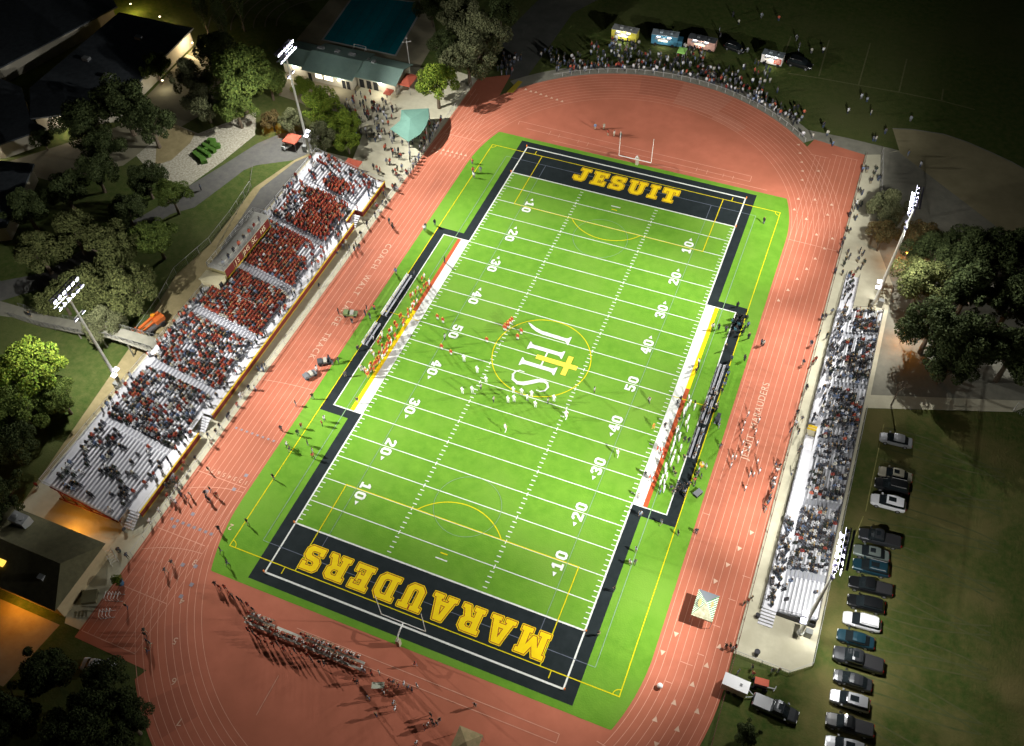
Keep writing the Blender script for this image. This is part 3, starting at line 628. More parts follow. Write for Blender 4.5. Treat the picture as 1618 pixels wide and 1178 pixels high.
rail(mb, [(54.95, y0, 2.4), (54.95, y1, 2.4), (49.8, y1, 1.0), (49.8, 40, .05)], 1.15, 2, 3); rail(mb, [(54.95, y0, 2.4), (49.6, y0, 1.0)], 1.1, 1.4, 3)
rail(mb, [(49.7, -11, 1.0), (49.7, -4, 1.0)], .8, 2, 2, .05)
part(mb, 'guard_rail', mat('dark_rail', (.10, .10, .11), rough=.6), root)
for yy in range(-32, 31, 4):
    mb = MB(); mb.box(47.5, 54.8, yy - .04, yy + .04, .1, .2)
    for x, z in ((47.6, .9), (49.7, .85), (52.2, 1.5), (54.7, 2.2)): mb.box(x - .06, x + .06, yy - .06, yy + .06, 0, z)
    part(mb, 'steel_frame', M_steel, root)
mb = MB(); mb.box(47.35, 48.85, 1.22, 1.40, .3, 1.5, 0); part(mb, 'yellow_end_panel', M_gold, root)
# ================= light masts
M_lampon = mat('lit_floodlight', (.9, .9, .95), emis=(.84, .84, 1), es=6)
M_lamph = mat('lamp_housing', (.22, .21, .30), rough=.5)
M_pole = mat('mast_steel', (.66, .66, .60), rough=.5, spec=.4)
for (px, py), where in zip(POLES, ('beside the top end of the home bleachers', 'behind the lower half of the home bleachers', 'behind the top end of the visitor bleachers', 'at the lower end of the visitor bleachers')):
    s = 1 if px > 0 else -1
    root = thing('light_mast', 'tall steel floodlight mast ' + where, 'light mast', (px, py, 0), 0, 'floodlight masts round the field')
    mb = MB(); mb.tube((0, 0, 0), (0, 0, 24.8), .34, .15, 12); mb.tube((0, 0, 0), (0, 0, .5), .5, .5, 12); part_ = mb.build('pole', M_pole, root, False)
    mb = MB(); mb.box(-.08, .08, -3.1, 3.1, 24.55, 24.7); mb.box(-.08, .08, -3.1, 3.1, 25.9, 26.05); mb.box(-.07, .07, -.1, .1, 24.6, 26.1); mb.box(s * .25, s * .55, -2.9, 2.9, 26.05, 26.1)
    mb.build('crossarm', M_lamph, root)
    mb = MB(); mb.box(-.06, .06, -1.0, 1.0, 20.1, 20.2); mb.build('lower_crossarm', M_pole, root)
    def lamp(x, y, z, tx, tilt=38, r=.35):
        h = MB(); a = math.radians(tilt)
        q = Matrix.Translation((x, y, z)) @ Matrix.Rotation(-s * (PI / 2 + a) if tx else s * a, 4, 'Y')
        n = len(h.v); h.tube((0, 0, -.38), (0, 0, 0), .16, r, 10); h.box(-r, r, -r, r, -.02, .02)
        h.v = [tuple(q @ Vector(p)) for p in h.v]; o = h.build('floodlight', M_lamph, root)
        g = MB(); g.box(-r * .88, r * .88, -r * .88, r * .88, .021, .05)
        g.v = [tuple(q @ Vector(p)) for p in g.v]; g.build('lit_lens', M_lampon, o)
    for k in range(6):
        y = -2.6 + k * 1.04
        lamp(-s * .5, y, 25.9, 1, 16); lamp(-s * .8, y, 24.4, 1, 30)
    for y in (-.9, .9): lamp(-s * .2, y, 19.8, 1, 40, .36)
    for y, z in ((-.45, 4.9), (.45, 5.5)): lamp(-s * .5, y, z, 0, -12, .46)
    if px < 0 and py < 0 or px > 0: pass
    mb = MB(); mb.box(-.5, .5, -.4, .4, 0, 1.6); mb.v = [(x + s * 1.0, y, z) for x, y, z in mb.v]; mb.build('control_cabinet', mat('cabinet_grey', (.25, .26, .25), rough=.6), root)
# ================= goal posts
M_gpw = mat('goal_white', (.85, .84, .80), rough=.4)
M_pad = mat('goal_padding', (.42, .36, .26), rough=.8)
for s, lab in ((1, 'white goal post at the top end of the field'), (-1, 'white goal post at the lower end of the field')):
    root = thing('goal_post', lab, 'goal post', (0, s * 57.6, 0), 0, 'goal posts at the two ends')
    mb = MB(); pts = [(0, 0, 0), (0, 0, 1.9), (0, -s * .35, 2.55), (0, -s * 1.2, 3.0), (0, -s * 2.2, 3.05)]
    mb.path(pts, .11, 10); mb.build('gooseneck', M_gpw, root)
    mb = MB(); mb.box(-.3, .3, -.3, .3, 0, 1.8); mb.build('base_padding', M_pad, root)
    mb = MB(); mb.tube((-3.56, -s * 2.2, 3.05), (3.56, -s * 2.2, 3.05), .08, .08, 8); mb.build('crossbar', M_gpw, root)
    for x in (-3.56, 3.56): mb = MB(); mb.tube((x, -s * 2.2, 3.05), (x, -s * 2.2, 9.2), .06, .05, 8); mb.build('upright', M_gpw, root)
# ================= fences
def fence(name, pts, h, label, step=3, mats=None, mesh=True, z0=0):
    l = Vector(pts[0]); root = thing(name, label, 'fence', (l.x, l.y, 0))
    pm_ = MB().tube((0, 0, 0), (0, 0, h), .045, .045, 5).build('post', mats or M_rail, root)
    first = True
    for a, b in zip(pts, pts[1:]):
        a = Vector((*a[:2], z0)); b = Vector((*b[:2], z0)); n = max(1, int((b - a).length / step))
        for k in range(n):
            p = a.lerp(b, k / n); q = pm_ if first else pm_.copy()
            if not first: C.objects.link(q)
            q.parent = root; q.location = (p.x - l.x, p.y - l.y, z0); first = False
    mb = MB()
    for a, b in zip(pts, pts[1:]):
        a = Vector((*a[:2], z0)); b = Vector((*b[:2], z0)); mb.bar(a + Vector((0, 0, h)), b + Vector((0, 0, h)), .06)
    part(mb, 'top_rail', mats or M_rail, root)
    mb = MB()
    for a, b in zip(pts, pts[1:]):
        a = Vector((*a[:2], z0)); b = Vector((*b[:2], z0)); d = (b - a); n = max(1, int(d.length / .35))
        if not mesh: continue
        for k in range(n):
            p = a.lerp(b, k / n); q = a.lerp(b, (k + 1) / n)
            mb.bar(p, q + Vector((0, 0, h)), .012); mb.bar(p + Vector((0, 0, h)), q, .012)
    if mesh: part(mb, 'wire_mesh', M_mesh, root)
fence('track_fence', [(-45.4, -60), (-45.4, 47.5)], 1.1, 'waist high wire fence along the home side of the left straight')
fence('track_fence', [(-45.4, 47.5), (-45.3, 75.2)], 1.1, 'wire fence between the top left bend and the concession plaza')
fence('track_fence', [(45.45, -60), (45.45, 77.3)], 1.1, 'dark wire fence along the visitor side of the right straight', 3, mat('maroon_post', (.12, .03, .025), rough=.7))
fence('track_fence', [tuple(p) for p in arc(0, YC, 45.6, 45, 128, 30)], 1.1, 'low curved fence outside the top bend of the track')
fence('chain_link_fence', [(48.4, 79), (50.0, 66), (51.6, 60.5)], 1.8, 'tall dark fence line across the grey plaza at top right', 2.5)
fence('chain_link_fence', [(-75, 21.6), (-73.8, 12), (-73.4, 3.7), (-75, -6), (-73.3, -13.5), (-72.4, -21.5)], 1.8, 'wire fence behind the service lane of the home bleachers')
fence('chain_link_fence', [(-78.3, 27.4), (-74.6, 20), (-71.4, 3)], .5, 'low curb fence between lawn and service lane', 3, M_gconc, False)
fence('chain_link_fence', [(45.4, -41.1), (53.1, -41.2), (55.9, -38.8), (55.95, 9.2)], 1.2, 'wire fence round the lower end of the visitor concrete', 3)
fence('chain_link_fence', [(79, 17.6), (86, 15), (95, 10)], 2.4, 'tall fence panel at the dark right edge', 3)
# ================= access bridge
root = thing('access_bridge', 'concrete access ramp bridge rising to the back of the home bleachers', 'bridge', (-80, -26, 0))
mb = MB()
prof = [(-98.5, .05), (-91, .4), (-82, 2.2), (-74, 4.3), (-63.7, 5.0)]
for (xa, za), (xb, zb) in zip(prof, prof[1:]):
    ya = -25.6; k = 1.35
    mb.face([(xa, ya - k, za), (xb, ya - k - .5 * (xb > -70), zb), (xb, ya + k, zb), (xa, ya + k, za)]); mb.face([(xa, ya + k, za - .25), (xb, ya + k, zb - .25), (xb, ya - k, zb - .25), (xa, ya - k, za - .25)])
    mb.face([(xa, ya - k, za - .25), (xb, ya - k, zb - .25), (xb, ya - k, zb), (xa, ya - k, za)]); mb.face([(xb, ya + k, zb - .25), (xa, ya + k, za - .25), (xa, ya + k, za), (xb, ya + k, zb)])
part(mb, 'deck', M_gconc, root)
mb = MB()
for k in (-1.3, 1.3):
    rail(mb, [(x, -25.6 + k, z) for x, z in prof], 1.1, 1.2, 3, .03)
part(mb, 'railing', mat('bridge_rail', (.16, .16, .15), rough=.6), root)
mb = MB()
for x, z in ((-88, .9), (-82, 2.1), (-76, 3.7), (-70, 4.6)):
    for y in (-26.5, -24.7): mb.tube((x, y, 0), (x, y, z - .15), .15, .15, 8)
part(mb, 'pier', M_gconc, root)
sheet('bridge_approach_path', [(-98.3, -24.2), (-98.3, -27), (-103, -28), (-125, -33), (-125, -28), (-103.2, -24.4)], -.003, M_gconc)
# ================= benches on the touchlines
def bench(loc, L, label, group, mt=M_alu, cat='bench', name='team_bench', rz=PI / 2, back=True):
    root = thing(name, label, cat, loc, rz, group)
    mb = MB(); mb.box(-L / 2, L / 2, -.18, .0, .42, .47); mb.box(-L / 2, L / 2, .02, .16, .42, .47); mb.build('seat', mt, root)
    if back: mb = MB(); mb.box(-L / 2, L / 2, .20, .24, .60, .86); mb.build('backrest', mt, root)
    n = max(2, int(L / 2.2))
    for k in range(n + 1):
        x = -L / 2 + .2 + (L - .4) * k / n; mb = MB(); mb.box(x - .03, x + .03, -.2, .22, 0, .05); mb.box(x - .03, x + .03, -.03, .03, .05, .42)
        if back: mb.box(x - .03, x + .03, .17, .2, .42, .84)
        mb.build('leg', M_steel, root)
    return root
for y, L, w in ((6.6, 6.4, 'topmost'), (.9, 4.6, 'middle'), (-6.3, 5.6, 'lowest')):
    bench((-31.6, y, .03), L, w + ' long white bench on the left touchline', 'long benches on the left touchline')
    bench((-30.9, y, .03), L, w + ' low bench in front row of the left touchline', 'long benches on the left touchline', M_alud, rz=PI / 2, back=False)
for y, L, w in ((6.2, 6.8, 'topmost'), (-.9, 6.2, 'middle'), (-8.2, 6.4, 'lowest')):
    bench((31.2, y, .03), L, w + ' long white bench on the right touchline', 'long benches on the right touchline', rz=-PI / 2)
    bench((30.5, y, .03), L, w + ' low bench in front row of the right touchline', 'long benches on the right touchline', M_alud, rz=-PI / 2, back=False)
# ================= buildings
M_groof = mat('green_metal_roof', (.24, .35, .30), (.20, .30, .26), .6, rough=.5, spec=.4)
M_droof = mat('dark_shingle_roof', (.10, .115, .13), (.06, .07, .08), .9, rough=.9)
M_broof = mat('brown_shingle_roof', (.15, .14, .075), (.095, .09, .05), 1.2, rough=.95, detail=8)
M_wall = mat('cream_stucco', (.52, .48, .38), (.46, .43, .34), 1, rough=.9)
M_trim = mat('white_trim', (.75, .74, .70), rough=.6)
M_unit = mat('roof_unit_metal', (.33, .34, .34), rough=.6)
M_litwin = mat('lit_window', (.9, .85, .7), emis=(1, .9, .68), es=2.2)
M_redc = mat('red_canopy', (.52, .12, .07), (.46, .10, .06), 1, rough=.8)
def gable(root, x0, x1, y0, y1, ze, zr, roof_m, wall_m, ov=.6, rn='roof', wn='wall', axis='x'):
    mb = MB(); mb.box(x0, x1, y0, y1, 0, ze); part(mb, wn, wall_m, root)
    mb = MB(); t = .15
    if axis == 'x':
        ym = (y0 + y1) / 2; a, b = x0 - ov, x1 + ov; c, d = y0 - ov, y1 + ov
        for dz, fl in ((0, 0), (t, 1)):
            q1 = [(a, c, ze + .01 + dz), (b, c, ze + .01 + dz), (b, ym, zr + dz), (a, ym, zr + dz)]; q2 = [(a, ym, zr + dz), (b, ym, zr + dz), (b, d, ze + .01 + dz), (a, d, ze + .01 + dz)]
            mb.face(q1 if fl else q1[::-1]); mb.face(q2 if fl else q2[::-1])
        for xx in (a, b):
            mb.face([(xx, c, ze + .01), (xx, ym, zr), (xx, ym, zr + t), (xx, c, ze + t)]); mb.face([(xx, ym, zr), (xx, d, ze + .01), (xx, d, ze + t), (xx, ym, zr + t)])
        mb.face([(a, c, ze + .01), (b, c, ze + .01), (b, c, ze + .01 + t), (a, c, ze + .01 + t)]); mb.face([(b, d, ze + .01), (a, d, ze + .01), (a, d, ze + .01 + t), (b, d, ze + .01 + t)])
        r = part(mb, rn, roof_m, root)
        g = MB()
        for xx in (x0, x1): g.face([(xx, y0, ze), (xx, y1, ze), (xx, ym, zr)])
        part(g, 'gable_wall', wall_m, root)
    return r
# concession building under green roofs
root = thing('concession_building', 'long cream concession building with pale green metal roof beside the pool', 'building', (-76, 65, 0))
ra = gable(root, -83.4, -71.2, 60.4, 70.6, 3.0, 4.7, M_groof, M_wall, .8)
gable(root, -90.5, -83.6, 61.4, 69.4, 2.9, 4.3, M_groof, M_wall, .7)
gable(root, -70.6, -60.6, 62.2, 70.0, 2.9, 4.4, M_groof, M_wall, .7)
for k, (x, y, w, z) in enumerate(((-83, 67.5, .8, 3.85), (-78.5, 67.6, .5, 3.9), (-74.5, 67.6, .8, 3.85), (-70.2, 67.5, .35, 3.4), (-68, 66.4, .4, 4.1))):
    mb = MB(); mb.box(x - w, x + w, y - .5, y + .5, z, z + .8); part(mb, 'roof_unit', M_unit, root)
for a, b in ((-81.0, -79.2), (-78.6, -76.3)):
    mb = MB(); mb.box(a, b, 60.32, 60.38, 1.2, 2.3); part(mb, 'lit_window', M_litwin, root)
for x in (-82.6, -73.4, -72.2): mb = MB(); mb.box(x - .45, x + .45, 60.32, 60.38, 0, 2.1); part(mb, 'door', M_dark, root)
for x in (-69.5, -67.6, -65.8): mb = MB(); mb.box(x - .6, x + .6, 62.12, 62.18, 0, 2.2); part(mb, 'door', M_dark, root)
def plight(loc, power, col, r=.15, nm='lamp_light'):
    l = bpy.data.lights.new(nm, 'POINT'); l.energy = power; l.color = col; l.shadow_soft_size = r
    o = bpy.data.objects.new(nm, l); C.objects.link(o); o.location = loc; return o
mb = MB()
for x, y in ((-87, 60.6), (-74, 59.5), (-64, 61.4)): mb.box(x - .2, x + .2, y - .1, y + .1, 2.5, 2.75)
part(mb, 'wall_lamps', M_lampon, root)
for x, y in ((-87, 59.9), (-74, 58.8), (-64, 60.7)): plight((x, y, 2.6), 330, (1, .93, .78))
# swimming pool
root = thing('swimming_pool', 'dark teal swimming pool at night behind the concession building', 'pool', (-80, 87, 0))
mb = MB(); mb.sheet([(-88.6, 76.6), (-68.0, 76.6), (-71.5, 101), (-91.2, 98)], .02); part(mb, 'water', mat('pool_water', (.0, .19, .23), (.0, .15, .19), .5, rough=.15, spec=.5, bump=.15, bscale=2), root)
mb = MB(); mb.strip([(-88.6, 76.6), (-68.0, 76.6), (-71.5, 101), (-91.2, 98)], .5, .12, 0, True); part(mb, 'coping', mat('pool_coping', (.36, .36, .34), rough=.8), root)
mb = MB()
for k in range(1, 8): t = k / 8; mb.strip([(-88.6 + 20.6 * t, 76.9), (-91.2 + 19.7 * t, 98 + 3 * t)], .12, .028)
part(mb, 'lane_ropes', mat('lane_rope', (.005, .045, .06), rough=.6), root)
root = thing('water_polo_goal', 'white framed water polo goal at the near edge of the pool', 'goal', (-77.6, 76.2, 0))
mb = MB(); rail_pts = [(-79.2, 76.2, .1), (-79.2, 76.2, 1.1), (-75.9, 76.2, 1.1), (-75.9, 76.2, .1)]; mb.path([Vector(p) for p in rail_pts], .06, 6); mb.path([Vector(p) for p in [(-79.2, 76.2, 1.1), (-79.2, 75.3, .2), (-75.9, 75.3, .2), (-75.9, 76.2, 1.1)]], .05, 6); part(mb, 'frame', M_gpw, root)
# shade canopy on the plaza
root = thing('shade_canopy', 'fan shaped mint green shade canopy over the plaza tables', 'canopy', (-49.5, 49.5, 0))
cv = [(-53.9, 52.6), (-48.4, 55.2), (-46.9, 52.4), (-46.1, 49.0), (-46.1, 46.2), (-47.4, 42.9), (-53.2, 45.6), (-52.4, 49)]
mb = MB(); c0 = (-50.0, 49.4, 4.75)
for i in range(len(cv)): a = cv[i]; b = cv[(i + 1) % len(cv)]; mb.face([(a[0], a[1], 4.0), c0, (b[0], b[1], 4.0)]); mb.face([(b[0], b[1], 3.88), (c0[0], c0[1], 4.6), (a[0], a[1], 3.88)])
for i in range(len(cv)): a = cv[i]; b = cv[(i + 1) % len(cv)]; mb.face([(a[0], a[1], 3.88), (a[0], a[1], 4.0), (b[0], b[1], 4.0), (b[0], b[1], 3.88)])
part(mb, 'canopy_top', mat('mint_fabric', (.12, .235, .185), (.10, .20, .16), .8, rough=.7), root)
for p in (cv[0], cv[1], cv[3], cv[5], cv[6]): mb = MB(); mb.tube((p[0], p[1], 0), (p[0], p[1], 3.88), .12, .1, 8); part(mb, 'post', M_steel, root)
def canopy_tent(loc, w, d, m, label, h=2.3, top=3.3, rz=0, parts4=None, open_=True):
    root = thing('canopy_tent', label, 'tent', loc, rz)
    a, b = w / 2, d / 2; mb = MB(); P = [(-a, -b, h), (a, -b, h), (a, b, h), (-a, b, h)]
    for i in range(4):
        p, q = P[i], P[(i + 1) % 4]; mb.face([p, q, (0, 0, top)], i if parts4 else 0); mb.face([(q[0], q[1], h - .02), (p[0], p[1], h - .02), (0, 0, top - .06)], 0)
        mb.face([(p[0], p[1], h - .3), (q[0], q[1], h - .3), q, p], i if parts4 else 0)
    mb.build('canopy_top', parts4 or m, root)
    for x, y in ((-a, -b), (a, -b), (a, b), (-a, b)): mb = MB(); mb.tube((x * .97, y * .97, 0), (x * .97, y * .97, h), .04, .04, 6); mb.build('leg', M_steel, root)
    return root
canopy_tent((-73.5, 36.9, 0), 3.2, 3.2, M_redc, 'red canopy tent by the road near the upper left mast')
t_ = canopy_tent((-56.7, 33.6, 0), 3.4, 3.4, M_redc, 'red canopy tent at the top end of the home bleachers')
mb = MB(); mb.box(-54.5, -53.2, 30.9 + 2.2, 31.5 + 2.2, .75, .82); mb.box(-54.3, -54.2, 33.2, 33.3, 0, .75); mb.box(-53.5, -53.4, 33.2, 33.3, 0, .75)
tb = thing('folding_table', 'yellow covered folding table beside the red tent', 'table', (-53.9, 33.4, 0)); part(mb, 'table_top', mat('yellow_cloth', (.6, .42, .1), rough=.8), tb)
canopy_tent((-61.3, 60.2, 0), 1.8, 2.0, M_redc, 'small red canopy beside the concession building door', 2.1, 2.5)
canopy_tent((-58.8, 65.5, 0), 3.0, 4.6, M_redc, 'long red awning at the right end of the concession building', 2.5, 3.2)
M_tg = mat('tent_grey_panel', (.16, .18, .20), rough=.7)
mS = bpy.data.materials.new('tent_striped_panel'); mS.use_nodes = True
n_ = mS.node_tree.nodes; l_ = mS.node_tree.links; tc_ = n_.new('ShaderNodeTexCoord'); mp = n_.new('ShaderNodeMapping'); mp.inputs['Rotation'].default_value = (0, 0, math.radians(38))
wv = n_.new('ShaderNodeTexWave'); wv.inputs['Scale'].default_value = 1.25; cr = n_.new('ShaderNodeValToRGB'); cr.color_ramp.interpolation = 'CONSTANT'
cr.color_ramp.elements[0].color = (.03, .20, .03, 1); cr.color_ramp.elements[1].position = .5; cr.color_ramp.elements[1].color = (.78, .80, .68, 1)
l_.new(tc_.outputs['Object'], mp.inputs['Vector']); l_.new(mp.outputs[0], wv.inputs['Vector']); l_.new(wv.outputs['Fac'], cr.inputs['Fac']); l_.new(cr.outputs[0], n_['Principled BSDF'].inputs['Base Color'])
tw = mat('tent_pale_panel', (.66, .66, .50), (.30, .27, .13), 1.9, rough=.8)
rt = canopy_tent((39.6, -36.7, .04), 3.1, 4.3, mS, 'green and white striped canopy tent with gold crest on the right straight', 2.5, 3.5, 0, [tw, mS, M_tg, mS])
mb = MB(); mb.ell((-.75, -.1, 3.02), .42, .75, .05, 0, 10, 6); mb.ell((.75, .2, 3.02), .35, .6, .05, 0, 10, 6); mb.build('crest_patch', mat('crest_tan', (.42, .35, .15), rough=.8), rt)
tt = canopy_tent((15.1, -67.2, .04), 3.4, 3.6, mat('tan_camo_fabric', (.33, .24, .13), (.20, .17, .08), 1.4, rough=.9, detail=6), 'tan canopy tent on the bottom D area cut by the frame edge', 2.5, 3.1)
# brown roofed house, lower left
root = thing('equipment_building', 'brown shingled building with roof unit at lower left, orange lit wall', 'building', (-55.5, -67, 0))
mb = MB(); mb.box(-66, -48.6, -72.2, -61.6, 0, 3.7); part(mb, 'wall', mat('tan_stucco', (.42, .34, .2), (.36, .29, .17), 1, rough=.9), root)
mb = MB()
E1 = [(-48.0, -61.0, 3.8), (-48.0, -72.8, 3.8)]; rz_ = 6.2
mb.face([(-66.5, -61.0, 3.8), (-66.5, -66.9, rz_), (-50.6, -66.9, rz_), (-48, -61, 3.8)][::-1]); mb.face([(-66.5, -72.8, 3.8), (-48, -72.8, 3.8), (-50.6, -66.9, rz_), (-66.5, -66.9, rz_)])
mb.face([(-48, -72.8, 3.8), (-48, -61, 3.8), (-50.6, -66.9, rz_)]); mb.face([(-66.5, -61, 3.8), (-66.5, -72.8, 3.8), (-66.5, -66.9, rz_)]); mb.face([(-66.5, -72.8, 3.79), (-66.5, -61, 3.79), (-48, -61, 3.79), (-48, -72.8, 3.79)])
rf = part(mb, 'roof', M_broof, root)
mb = MB(); mb.box(-63.2, -60.4, -63.9, -62.2, 4.6, 6.3); mb.tube((-62.5, -63, 6.3), (-62.5, -63, 6.45), .4, .4, 12); mb.tube((-61.2, -63, 6.3), (-61.2, -63, 6.45), .4, .4, 12); part(mb, 'roof_unit', M_unit, root)
mb = MB(); mb.box(-53, -52, -69.9, -69.1, 5.0, 5.5); part(mb, 'skylight', M_unit, root)
mb = MB(); mb.box(-60.6, -59.2, -70.3, -69.3, 5.05, 5.25); part(mb, 'lit_skylight', mat('lit_skylight', (.9, .7, .2), emis=(1, .62, .08), es=1.0), root)
M_sod = mat('sodium_lamp', (1, .5, .1), emis=(1, .42, .04), es=12)
mb = MB(); mb.box(-56.4, -56.0, -72.35, -72.22, 2.5, 2.8); mb.box(-53.2, -52.8, -72.35, -72.22, 2.5, 2.8); mb.box(-56.6, -56.2, -61.58, -61.45, 2.5, 2.8); mb.box(-66.12, -66.0, -65.2, -64.8, 2.5, 2.8); part(mb, 'sodium_wall_lamp', M_sod, root)
for p, e in (((-56.2, -73.2, 2.6), 420), ((-53.0, -73.2, 2.6), 160), ((-56.4, -60.6, 2.6), 420), ((-67.2, -65, 2.6), 70)): plight(p, e, (1, .40, .04), .2)
sheet('rear_yard', [(-70, -73.5), (-48.5, -73.5), (-50, -84), (-72, -84)], -.002, mat('yard_paving', (.34, .27, .16), (.27, .2, .12), .6, rough=.9))
# school blocks, upper left, dark roofs
def block(label, poly, h, lit=None):
    cx = sum(p[0] for p in poly) / len(poly); cy = sum(p[1] for p in poly) / len(poly)
    root = thing('school_building', label, 'building', (cx, cy, 0))
    mb = MB(); inn = [(cx + (x - cx) * .95, cy + (y - cy) * .95) for x, y in poly]; mb.prism(inn, 0, h - .2); part(mb, 'wall', M_wall, root)
    mb = MB(); mb.prism(poly, h - .2, h + .15); part(mb, 'roof', M_droof, root)
    return root
b1 = block('long dark roofed school block at upper left with lit right end', [(-140.5, 64.5), (-118, 64.8), (-116.5, 30), (-131.8, 20.5), (-140, 30)], 4)
b2 = block('dark roofed school block at the left edge with pink lit wall', [(-131.5, 20.3), (-126, 19), (-132, 10.5), (-150, -2), (-170, 20), (-152, 31), (-142, 29.5)], 4)
b3 = block('large dark roofed school block in the top left corner', [(-146, 69), (-142, 66), (-152, 33), (-175, 22), (-210, 60), (-190, 90)], 4.5)
b4 = block('dark building at the left edge below the school courtyard', [(-120, 8), (-133, 5), (-150, -10), (-135, -25), (-112, -10)], 4)
for i, (x, y, p) in enumerate(((-134.5, 44, 1), (-128, 56, 1), (-125, 40, 1))):
    mb = MB(); mb.box(x - .9, x + .9, y - .6, y + .6, 4.2, 4.9); part(mb, 'roof_unit', M_unit, b1)
for loc, pw, col in (((-115.8, 60.5, 2.8), 1100, (1, .78, .48)), ((-142, 70.5, 2.6), 900, (1, .72, .2)), ((-131, 68, 2.6), 500, (1, .7, .4)), ((-134, 9.8, 2.6), 520, (1, .9, .82)), ((-125.3, 23, 2.6), 420, (1, .86, .72)), ((-113.8, 45, 2.4), 200, (1, .9, .7)), ((-139.5, 2, 2.4), 150, (1, .5, .2))):
    plight(loc, pw, col, .15)
    l = thing('wall_lamp', None, 'lamp', (loc[0], loc[1], loc[2] + .15)); 
    l['label'] = 'small lit wall lamp on the ' + {(-115.8): 'right end of the long school block', (-142): 'top corner of the long school block', (-131): 'rear courtyard side of the long school block', (-134): 'pink lit wall at the left edge', (-125.3): 'courtyard end of the left school block', (-113.8): 'shaded front of the long school block', (-139.5): 'far lower wall of the left school block'}[loc[0]]
    mb = MB(); mb.box(-.15, .15, -.15, .15, 0, .15); mb.build('lamp_glow', mat('warm_lamp', (1, .8, .5), emis=(1, .8, .5), es=6), l)
sheet('school_courtyard', [(-118, 64), (-104, 60), (-100, 40), (-104, 28), (-106, 18), (-118, 8), (-133, 8), (-124, 19), (-116, 29)], -.012, mat('courtyard_paving', (.24, .22, .15), (.19, .18, .12), .4, rough=.9))
sheet('lit_patio', [(-117.8, 59.5), (-110, 58), (-109, 52.5), (-117.5, 52)], -.006, M_conc)
root = thing('school_building', 'dark roofed building with pale gable cut by the top edge', 'building', (-33, 128, 0))
mb = MB(); mb.box(-42, -30, 118, 132, 0, 4); part(mb, 'wall', M_wall, root); mb = MB(); mb.prism([(-43, 117), (-29, 117), (-29, 133), (-43, 133)], 4, 4.3); part(mb, 'roof', mat('grey_brown_roof', (.12, .105, .085), rough=.9), root)
# old amphitheatre terraces top left
for i in range(7):
    r = 12 + i * 3.0
    struct(MB().strip([(-93 - r * math.cos(a), 84 + r * .9 * math.sin(a)) for a in [math.radians(-32 + 95 * k / 20) for k in range(21)]], .35, .01).build('terrace_step', mat('terrace_edge', (.16, .15, .11), rough=.9)))
# hedges forming letters on the gravel slope
M_hedge = mat('clipped_hedge', (.07, .17, .02), (.05, .12, .015), 3, rough=.95, bump=1, bscale=8)
hx = {'J': [[(-93.2, 27.5), (-89.6, 26.1), (-88.5, 25.2), (-89.6, 24.4), (-90.2, 25.1), (-93.4, 26.5)]], 'H': [[(-93.2, 29.0), (-89.2, 27.7), (-89.3, 26.8), (-93.4, 28.2)], [(-93.0, 30.6), (-88.9, 29.3), (-89.1, 28.4), (-93.2, 29.8)], [(-91.6, 29.3), (-90.7, 29.0), (-91.0, 28.5), (-91.8, 28.7)]],
      'S': [[(-92.9, 32.2), (-91.2, 32.6), (-90.6, 31.3), (-89.4, 31.6), (-88.8, 30.6), (-89.6, 29.9), (-91.2, 30.3), (-91.8, 31.4), (-92.8, 31.1)]]}
for ch, ps in hx.items():
    root = thing('hedge', 'clipped green hedge shaped as the letter ' + ch + ' on pale gravel', 'hedge', (ps[0][0][0], ps[0][0][1], 0), 0, None)
    mb = MB()
    for p in ps: mb.prism(p, 0, .8)
    part(mb, 'foliage', M_hedge, root)
# dirt planting island with kerb in the courtyard
sheet('planting_island', [tuple(G(u / 3.993, v / 3.993)[:2]) for u, v in ((990, 870), (1100, 780), (1230, 840), (1200, 900), (1080, 1010), (980, 1040))], -.004, M_dirt)
# boom lift (orange) behind the home bleachers
M_or = mat('orange_lift_paint', (.62, .15, .03), (.55, .13, .03), 1, rough=.5, spec=.4)
M_orb = mat('bright_orange_paint', (.80, .30, .02), rough=.5)
M_tyre = mat('tyre_rubber', (.02, .02, .02), rough=.9)
root = thing('boom_lift', 'orange boom lift parked on the dirt lane behind the home bleachers', 'boom lift', (-70.3, -19.5, 0), math.radians(75))
mb = MB(); mb.box(-2.0, 2.0, -.75, .75, .6, 1.1); mb.build('chassis', mat('lift_grey', (.10, .10, .10), rough=.6), root)
for x in (-1.4, 1.4):
    for y in (-1.0, .75): mb = MB(); mb.tube((x, y, .5), (x, y + .28, .5), .5, .5, 14); mb.build('wheel', M_tyre, root)
mb = MB(); mb.box(.4, 2.4, -.7, .9, 1.1, 2.0); mb.build('turntable', M_or, root)
mb = MB(); mb.bar((2.2, .6, 2.3), (-2.6, .6, 1.9), .45); mb.bar((1.6, .1, 1.6), (-2.4, .1, 1.4), .3); mb.build('boom', M_or, root)
mb = MB(); mb.tube((.9, .6, 2.5), (.9, .6, 2.75), .4, .4, 14); mb.build('boom_joint', M_orb, root)
mb = MB()
for z in (.9, 1.5, 2.0):
    mb.path([Vector(p) for p in [(-3.6, -.9, z), (-2.7, -.9, z), (-2.7, 1.5, z), (-3.6, 1.5, z), (-3.6, -.9, z)]], .05, 5)
for x in (-3.6, -2.7):
    for y in (-.9, .3, 1.5): mb.bar((x, y, .9), (x, y, 2.0), .07)
mb.box(-3.6, -2.7, -.9, 1.5, .85, .92); mb.build('basket', M_or, root)
